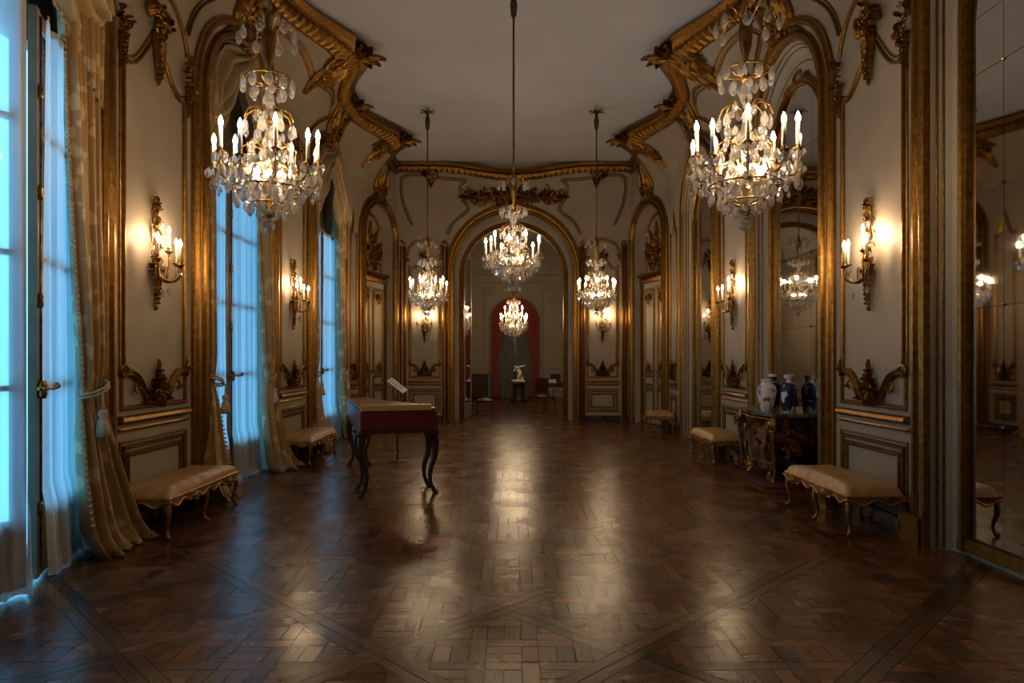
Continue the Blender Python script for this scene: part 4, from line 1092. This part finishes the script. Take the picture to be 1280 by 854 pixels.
# faint gold lettering panel ghost on the near face: thin scroll strokes
mb = MB()
def QH(s, z, d): return (s, -d, z)
for i, x in enumerate((.34,.40,.46,.56,.62,.66)):
    mb.tube([QH(x, .80, .001), QH(x+.004, .845, .001)], .003, 4)
    mb.tube([QH(x, .822+.01*(i%2), .001), QH(x+.028, .826, .001)], .002, 4)
    mb.tube([QH(x+.028, .80, .001), QH(x+.024, .845, .001)], .002, 4)
mb.build('faded_gilt_strokes', 'giltdark', hp)
for (x, y) in ((.04,.06),(.03,.50),(.80,.06),(.80,.48),(.05,2.36),(.27,2.30)):
    l = Vector((1 if x > .5 else -1, 0)) if y < 1 else Vector((-1 if x < .1 else 1, .3)).normalized()
    pts, rs = [], []
    H_ = hz0
    for i in range(19):
        t = i/18; k = .032*math.sin(PI*min(1, t/.55))*(t < .55) - .030*math.sin(PI*max(0,(t-.50))/.5) + .022*max(0,(t-.82)/.18)**1.5
        pts.append((l.x*k, l.y*k, H_*(1-t)+.02)); rs.append(.034*(1-t)**1.4+.020 + .008*max(0,(t-.88)/.12))
    mb = MB(); mb.tube(pts, rs, 8); q = pts[-1]; mb.lathe([(.02,0),(.036,.006),(.036,.022),(.02,.035)], 10, (q[0]+l.x*.012, q[1]+l.y*.012, 0))
    lg = mb.build('leg', 'legwood', hp, True, loc=(x, y, 0))
    mb = MB(); mb.lathe([(.055,0),(.075,.02),(.085,.05),(.085,.06)], 10, (0, 0, H_-.05)); mb.build('knee_block', 'legwood', lg)
# information placard beside it
pl = empty('information_placard', (-1.72, 10.1, 0), 'white tilted information card on a thin post behind the harpsichord', 'sign')
mb = MB(); mb.tube([(0,0,.02),(0,0,1.08)], .012, 8); mb.build('post', 'rod', pl, True)
mb = MB(); mb.lathe([(.14,0),(.14,.012),(.02,.02)], 20); mb.build('foot', 'rod', pl, True)
mt = Matrix.Translation((0,0,1.12)) @ Matrix.Rotation(math.radians(38), 4, 'Y') @ Matrix.Rotation(math.radians(12), 4, 'X')
mb = MB(); mb.box(-.15,.15,-.12,.12,-.006,.006, mt); cd = mb.build('card', 'paper', pl)
mb = MB()
for i in range(5): mb.box(-.12+.045*i,-.105+.045*i,-.09,.08-.03*(i%2),.0061,.0075, mt)
mb.build('printed_lines', 'ink', cd)

# ------------------------------------------------------------------ commode group
cm = empty('commode', (3.255, 8.62, .03), 'dark lacquered bombe commode with gilt mounts and marble top', 'commode')
cm.scale = (.82, 1, 1)
def cfront(t):   # plan outline half: t along the front -1..1 -> bulge
    return -.24-.045*math.cos(t*PI/2)-.03*math.cos(t*PI)
CL = .60
def outline(sc, bul):
    pts = []
    for i in range(21):
        t = -1+i/10; pts.append((cfront(t)*bul+.0, t*CL*sc))
    pts += [(.245, CL*sc), (.245, -CL*sc)]
    return pts
mb = MB(); levels = [(.14,.90,.86),(.22,.96,.95),(.40,.985,1.02),(.60,1.0,1.06),(.74,.97,.98),(.80,.96,.95)]
rings = [[(x, y, z) for x, y in outline(s, b)] for z, s, b in levels]; n = len(rings[0]); v = [p for r_ in rings for p in r_]; f = []
for i in range(len(rings)-1):
    for q in range(n): f.append((i*n+q, i*n+(q+1)%n, (i+1)*n+(q+1)%n, (i+1)*n+q))
f += [tuple(range(n)), tuple(range((len(rings)-1)*n, len(rings)*n))]
mb.add(v, f); mb.build('body', 'marq', cm)
mb = MB(); o1 = outline(1.04, 1.07); mb.add(*extr(o1, .80, .835)); mb.add(*extr(outline(1.02,1.03), .79, .80)); mb.build('marble_top', 'marble', cm)
for k in (-1, 1):
    mb = MB(); x0 = cfront(k)*1.0; 
    mb.tube([(x0-.01, k*.575, .80), (x0-.04, k*.60, .70), (x0-.045, k*.605, .55), (x0-.01, k*.58, .30), (x0-.0, k*.56, .12), (x0-.03, k*.575, .022), (x0-.045, k*.585, .020)], [.03,.036,.03,.022,.018,.016,.018], 8)
    def Q(s, z, d, k=k, x0=x0): return (x0-.05-d, k*.60+s, z)
    palmette(mb, Q, (0,.62), .14, .12, 5); palmette(mb, Q, (0,.06), .1, .1, 5); mb.build('corner_mount', 'bronze', cm, True)
    mb = MB(); mb.tube([(.20, k*.57, .15), (.21, k*.58, .012)], [.03,.02], 8); mb.build('leg', 'darkwood', cm)
    def QF(s, z, d): return (cfront(s/CL)*1.04-.004-d, s, z)
    a, b = sorted((k*.03, k*.54)); mb = MB(); mb.sweep(QF, [(a,.24),(a,.76),(b,.76),(b,.24)], [(-.006,0),(-.006,.005),(0,.008),(.006,.005),(.006,0)], True)
    dr = mb.build('door', 'bronze', cm)
    mb = MB(); rocaille(mb, lambda s_, z_, d_: QF(s_, z_, d_*.1), ((a+b)/2, .48), .3, .36, random.Random(5+k), 14); mb.build('floral_inlay', 'marqgold', dr)
def QS(s, z, d): return (s, -CL*.985-d, z)
mb = MB(); rocaille(mb, QS, (.0,.50), .34, .42, random.Random(8), 16, 1.2); mb.build('floral_inlay', 'marqgold', cm)
mb = MB(); palmette(mb, lambda s, z, d: (cfront(0)*.93-d, s, z), (0, .16), .12, .3, 7, True, True); mb.build('apron_mount', 'bronze', cm)
mb = MB(); mb.box(2.90, 3.46, 7.90, 9.28, 0, .029); rg = mb.build('red_platform', 'redrug'); tag(rg, 'low dark red carpeted platform beneath the commode', 'platform')
zt = .03+.836
def vase(loc, prof, mat, label, neck=None):
    root = empty('porcelain_vase', loc, label, 'vase', 'porcelain vases on the commode')
    mb = MB(); mb.lathe(prof, 20); mb.build('body', mat, root, True)
    r_, z_ = prof[-1]; mb = MB(); mb.lathe([(r_-.004,z_-.03),(r_+.002,z_-.004),(r_+.006,z_),(r_+.002,z_+.006),(r_-.012,z_+.004),(r_-.014,z_-.03)], 20, cap=False); mb.build('rim', 'porcelain', root, True)
    mb = MB(); r0 = prof[0][0]; mb.lathe([(r0-.006,0),(r0+.002,.0),(r0+.003,.012),(r0-.006,.014)], 20); mb.build('foot_ring', 'porcelain', root, True)
    return root
vase((3.15, 8.50, zt), [(.062,.002),(.075,.03),(.10,.14),(.118,.24),(.105,.31),(.062,.345),(.055,.37),(.062,.39)], 'vasewhite', 'white porcelain vase painted with flowers, frontmost on the commode')
rl = [(.065,.002),(.072,.02),(.088,.15),(.096,.27),(.085,.32),(.048,.345),(.042,.39),(.044,.425),(.06,.445)]
vase((3.36, 8.84, zt), rl, 'vaseblue', 'deep blue porcelain vase standing behind the white vase')
vase((3.34, 8.28, zt), rl, 'vasebw', 'blue and white rouleau vase in the middle of the commode')

# small black sensor over the right corner door
sx = PDR(DC-.62, 3.62, .02); mb = MB(); mb.box(-.06,.06,-.05,.05,-.06,.06); mb.tube([(0,0,0),(-.02,-.09,-.03)], .035, 8)
sn = mb.build('security_sensor', 'blackplastic', loc=(sx[0]-.02, sx[1]-.06, 3.55)); tag(sn, 'small black security device mounted above the right corner door', 'sensor')

# ------------------------------------------------------------------ the room beyond the arch
def PF(s, z, d): return (s, 27.0-d, z)
FWH = 2.4; y0, y1 = BACK+.42, 27.0
mb = MB(); mb.box(-FWH-.1, FWH+.1, y1, y1+.1, 0, 6.3); far_wall = struct(mb.build('wall_far_room', 'farwall'))
mb = MB(); mb.box(-FWH-.1, -FWH, y0, y1+.1, 0, 5.0); struct(mb.build('wall_far_room_left', 'farwall'))
mb = MB(); mb.box(FWH, FWH+.1, y0, y1+.1, 0, 5.0); struct(mb.build('wall_far_room_right', 'farwall'))
# solid masonry around the arch between the rooms, seen from behind
mb = MB(); o = arch(0, 1.25, ASP-.06, 0, 24); q = [(-3.7,0),(-3.7,6.35),(3.7,6.35),(3.7,0)]
def PK(s, z): return (s, y0, z)
poly = q + list(reversed(o)); 
for a, b in zip(o[:-1], o[1:]): mb.add([PK(a[0],a[1]), PK(b[0],b[1]), PK(b[0],6.35), PK(a[0],6.35)], [(0,1,2,3)])
mb.add([PK(-3.7,0),PK(-1.25,0),PK(-1.25,6.35),PK(-3.7,6.35)], [(0,1,2,3)]); mb.add([PK(1.25,0),PK(3.7,0),PK(3.7,6.35),PK(1.25,6.35)], [(0,1,2,3)])
n_ = len(o); mb.add([(s, BACK+.30, z) for s,z in o]+[(s, y0, z) for s,z in o], [(i,i+1,n_+i+1,n_+i) for i in range(n_-1)])
mb.build('arch_rear_face', 'farwall', far_wall)
mb = MB(); N = 20
arc = [(-FWH*math.cos(PI*i/N), 4.85+1.35*math.sin(PI*i/N)) for i in range(N+1)]
mb.add([(a,y0,b) for a,b in arc]+[(a,y1,b) for a,b in arc], [(i,i+1,N+2+i,N+1+i) for i in range(N)]); vault = struct(mb.build('ceiling_far_room', 'farceil', smooth=True))
for yy in (20.5, 23.5, 26.9):
    mb = MB(); mb.tube([(a*.985, yy, b-.03) for a,b in arc], .07, 6); mb.build('vault_rib', 'farwall', vault)
mb = MB(); mb.box(-FWH, FWH, y1-.12, y1, 4.55, 4.82); mb.box(-FWH, -FWH+.14, y0, y1, 4.6, 4.82); mb.box(FWH-.14, FWH, y0, y1, 4.6, 4.82); mb.build('cornice', 'farwall', vault)
for k in (-1, 1):
    a, b = sorted((k*1.15, k*2.2)); mb = MB(); mb.sweep(PF, [(a,1.15),(a,4.3),(b,4.3),(b,1.15)], PANEL, True); mb.sweep(PF, [(a,.25),(a,.95),(b,.95),(b,.25)], PANEL, True); mb.build('panel_moulding', 'farwall', far_wall)
# window with sheers and red drapes
fw = bpy.data.objects.new('window_4', None); C.objects.link(fw); fw['kind'] = 'structure'
mb = MB(); mb.sweep(PF, arch(.05, .92, 3.0, 0, 20), BUNDLE); mb.build('window_surround', 'farwall', fw)
mb = MB(); mb.box(.0,.10, y1-.06, y1-.02, 0, 3.6); mb.build('mullion', 'darkwood', fw)
for k in (-1, 1):
    mb = MB(); mb.grid(lambda u, v: (.05+k*(.05+.8*u), y1-.10+.03*math.sin(u*30+k), .02+3.3*v), 40, 4); o = mb.build('sheer_curtain', 'sheergrey', None, True, recalc=False); tag(o, 'dim grey sheer curtain at the far room window, %s of the sculpture' % ('left' if k < 0 else 'right'), 'sheer curtain', 'far room sheers')
    def fn(u, v, k=k):
        z = 3.95*(1-v); tie = .25+.47*abs((z-1.45)/2.5)**1.3 if z > 1.45 else .25+.05*(1.45-z)
        s = .05+k*(.92-tie*(1.15)*u*1.05); zz = min(z, 3.05+math.sqrt(max(0,.85-(s-.05)**2))*.95)
        return (s, y1-.24-.05*math.sin(u*22+k), max(.01, zz))
    mb = MB(); mb.grid(fn, 40, 30); o = mb.build('red_curtain', 'redvelvet', None, True, recalc=False); tag(o, 'tied red velvet curtain on the far room window, %s of the sculpture' % ('left' if k < 0 else 'right'), 'curtain', 'red curtains of the far room'); cloth(o)
chandelier((0.0, 21.5, 2.08), 'smaller chandelier lit in the far room, seen below the central chandelier', False, rod_top=6.1, scale=1.22, arms=12, seed=9, group='far room lamps', inner=6, tier2=True)
# mirrored door leaves folded back in the archway
for k in (-1,):
    dl = empty('open_door_leaf', (k*1.24, BACK+.44, 0), 'tall mirrored door leaf folded open on the left side of the archway', 'door leaf', None, k*math.radians(4.5))
    mb = MB(); mb.box(-.02,.02,0,.09,.02,4.3); mb.box(-.02,.02,1.12,1.24,.02,4.3); mb.box(-.02,.02,.09,1.12,.02,.40); mb.box(-.02,.02,.09,1.12,4.18,4.3); mb.build('frame', 'reveal', dl)
    for z0, z1 in ((.40,1.66),(1.66,2.92),(2.92,4.18)):
        mb = MB(); mb.box(-.008,.008,.092,1.118,z0+.003,z1-.003); mb.build('mirror_pane', 'mirror', dl)
# pedestal and sculpture
pd = empty('pedestal', (.19, 24.6, 0), 'dark round pedestal under the white sculpture in the far room', 'pedestal')
mb = MB(); mb.lathe([(.30,0),(.30,.06),(.25,.10),(.22,.16),(.21,.55),(.22,.60),(.27,.66)], 20); mb.build('shaft', 'darkwood', pd, True)
mb = MB(); mb.box(-.33,.33,-.28,.28,.66,.72); mb.build('slab', 'darkwood', pd)
st = empty('marble_sculpture', (.17, 24.6, .72), 'small white marble figure leaning with an arm flung out, on dark pedestal', 'sculpture')
mb = MB(); mb.grid(lambda u, v: ((-.32+.64*u), (-.2+.4*v), .02+.10*math.sin(PI*u)**.5*math.sin(PI*v)**.5+.04*math.sin(u*9)*math.sin(v*7)*math.sin(PI*u)*math.sin(PI*v)), 16, 12); mb.box(-.32,.32,-.2,.2,0,.03); mb.build('rocky_base', 'stone', st, True)
def skin(name, verts, edges, radii, mat, parent, sub=2):
    me = bpy.data.meshes.new(name); me.from_pydata(verts, edges, []); o = link(name, me, parent); me.materials.append(M[mat])
    o.modifiers.new('skin', 'SKIN'); sv = me.skin_vertices[0].data
    for i, r_ in enumerate(radii): sv[i].radius = (r_, r_)
    sv[0].use_root = True; s_ = o.modifiers.new('sub', 'SUBSURF'); s_.levels = sub; s_.render_levels = sub
    return o
V = [(.06,0,.42),(.02,0,.55),(-.04,0,.68),(-.09,0,.73),(-.15,0,.745),(-.18,-.01,.75),   # pelvis, waist, chest, neck, head
     (-.02,-.09,.70),(.14,-.13,.76),(.32,-.14,.81),                                      # arm flung right
     (-.06,.09,.68),(-.17,.12,.58),(-.20,.03,.50),                                       # arm bent down
     (.09,-.06,.36),(-.02,-.10,.24),(.06,-.10,.08),(-.02,-.12,.08),                      # leg
     (.10,.06,.36),(.14,.08,.22),(.22,.08,.10),(.14,.08,.08)]
E = [(0,1),(1,2),(2,3),(3,4),(4,5),(2,6),(6,7),(7,8),(2,9),(9,10),(10,11),(0,12),(12,13),(13,14),(14,15),(0,16),(16,17),(17,18),(18,19)]
Rr = [.075,.065,.085,.035,.055,.045,.045,.034,.02,.045,.033,.022,.065,.048,.03,.025,.065,.048,.03,.025]
skin('figure', V, E, [1.4*q for q in Rr], 'stone', st)
st.scale = (.8,.8,.72)
# furniture of the far room
def side_chair(loc, rz, label):
    root = empty('side_chair', loc, label, 'chair', None, rz)
    mb = MB(); mb.grid(lambda u, v: (-.23+.46*u, -.22+.44*v, .43+.05*math.sin(PI*u)**.5*math.sin(PI*v)**.5), 10, 10); mb.box(-.23,.23,-.22,.22,.40,.435); mb.build('seat', 'darkred', root, True)
    mb = MB(); mb.box(-.18,.18,.19,.22,.55,.92); mb.build('backrest', 'darkred', root)
    mb = MB(); mb.box(-.22,-.18,.19,.225,.44,.98); mb.box(.18,.22,.19,.225,.44,.98); mb.box(-.22,.22,.19,.225,.92,.98); mb.box(-.18,.18,.19,.22,.52,.56); mb.build('back_frame', 'chairwood', root)
    for x in (-.20,.20):
        for y in (-.19,.20): mb = MB(); mb.tube([(x,y,.41),(x*1.05,y*1.05,.2),(x*1.1,y*1.12,.0)], [.024,.018,.015], 6); mb.build('leg', 'chairwood', root)
    return root
side_chair((.92, 19.9, 0), 2.6, 'walnut side chair with red upholstery standing right inside the archway')
side_chair((-1.45, 22.0, 0), -1.2, 'upholstered side chair in the shadow left inside the far room')
def table(loc, L, D, H_, label, name='writing_table'):
    root = empty(name, loc, label, 'table'); mb = MB(); mb.box(-L/2,L/2,-D/2,D/2,H_-.04,H_); mb.build('top', 'chairwood', root)
    mb = MB(); mb.box(-L/2+.04,L/2-.04,-D/2+.04,D/2-.04,H_-.16,H_-.04); ap = mb.build('apron', 'chairwood', root)
    for k in (-1,1): mb = MB(); mb.box(k*L/4-.12, k*L/4+.12, -D/2+.03, -D/2+.045, H_-.145, H_-.055); mb.build('drawer', 'chairwood', root)
    for x in (-L/2+.07, L/2-.07):
        for y in (-D/2+.07, D/2-.07): mb = MB(); mb.tube([(x,y,H_-.15),(x,y,H_*.4),(x*1.02,y*1.02,0)], [.03,.022,.018], 7); mb.build('leg', 'chairwood', root)
    return root
table((1.45, 22.2, 0), 1.0, .6, .78, 'dark writing table on the right of the far room')
mb = MB(); mb.box(-.17,.17,-.12,.12,0,.22); mb.box(-.15,.15,-.10,.10,.22,.26); bx = mb.build('dark_casket', 'darkwood', loc=(1.35, 22.2, .78)); tag(bx, 'dark casket standing on the far writing table', 'casket')
cb2 = empty('low_cabinet', (-1.55, 26.4, 0), 'low dark cabinet against the far wall left of the red curtain', 'cabinet')
mb = MB(); mb.box(-.55,.55,-.25,.25,.08,.92); mb.build('body', 'darkwood', cb2)
mb = MB(); mb.box(-.58,.58,-.28,.27,.92,.96); mb.build('top', 'darkwood', cb2)
for k in (-1,1): mb = MB(); mb.box(k*.27-.24,k*.27+.24,-.265,-.25,.14,.88); d_ = mb.build('door', 'darkwood', cb2); mb = MB(); mb.ball((k*.06,-.28,.5), .02); mb.build('knob', 'bronze', d_)
for k in (-1,1): mb = MB(); mb.box(k*.5-.04,k*.5+.04,-.2,.2,0,.08); mb.build('foot', 'darkwood', cb2)
sb = empty('red_bench', (-.80, 18.75, 0), 'low bench with red cushion just inside the archway on the left', 'bench')
mb = MB(); mb.grid(lambda u, v: (-.22+.44*u, -.35+.7*v, .40+.06*math.sin(PI*u)**.5*math.sin(PI*v)**.5), 10, 10); mb.box(-.22,.22,-.35,.35,.36,.405); mb.build('seat', 'darkred', sb, True)
for x in (-.19,.19):
    for y in (-.31,.31): mb = MB(); mb.box(x-.025,x+.025,y-.025,y+.025,0,.36); mb.build('leg', 'darkwood', sb)
mb = MB(); mb.box(-.02,.02,-.29,.29,.10,.13); mb.build('stretcher', 'darkwood', sb)
ps = empty('information_stand', (1.02, 17.9, 0), 'slim post with a pale card just inside the archway on the right', 'sign')
mb = MB(); mb.tube([(0,0,0.01),(0,0,.92)], .014, 8); mb.build('post', 'bronze', ps); mb = MB(); mb.lathe([(.12,0),(.12,.012),(.02,.02)], 16); mb.build('foot', 'bronze', ps)
mb = MB(); mb.box(-.10,.10,-.07,.07,-.005,.005, Matrix.Translation((0,0,.94)) @ Matrix.Rotation(.7, 4, 'X')); mb.build('card', 'paper', ps)
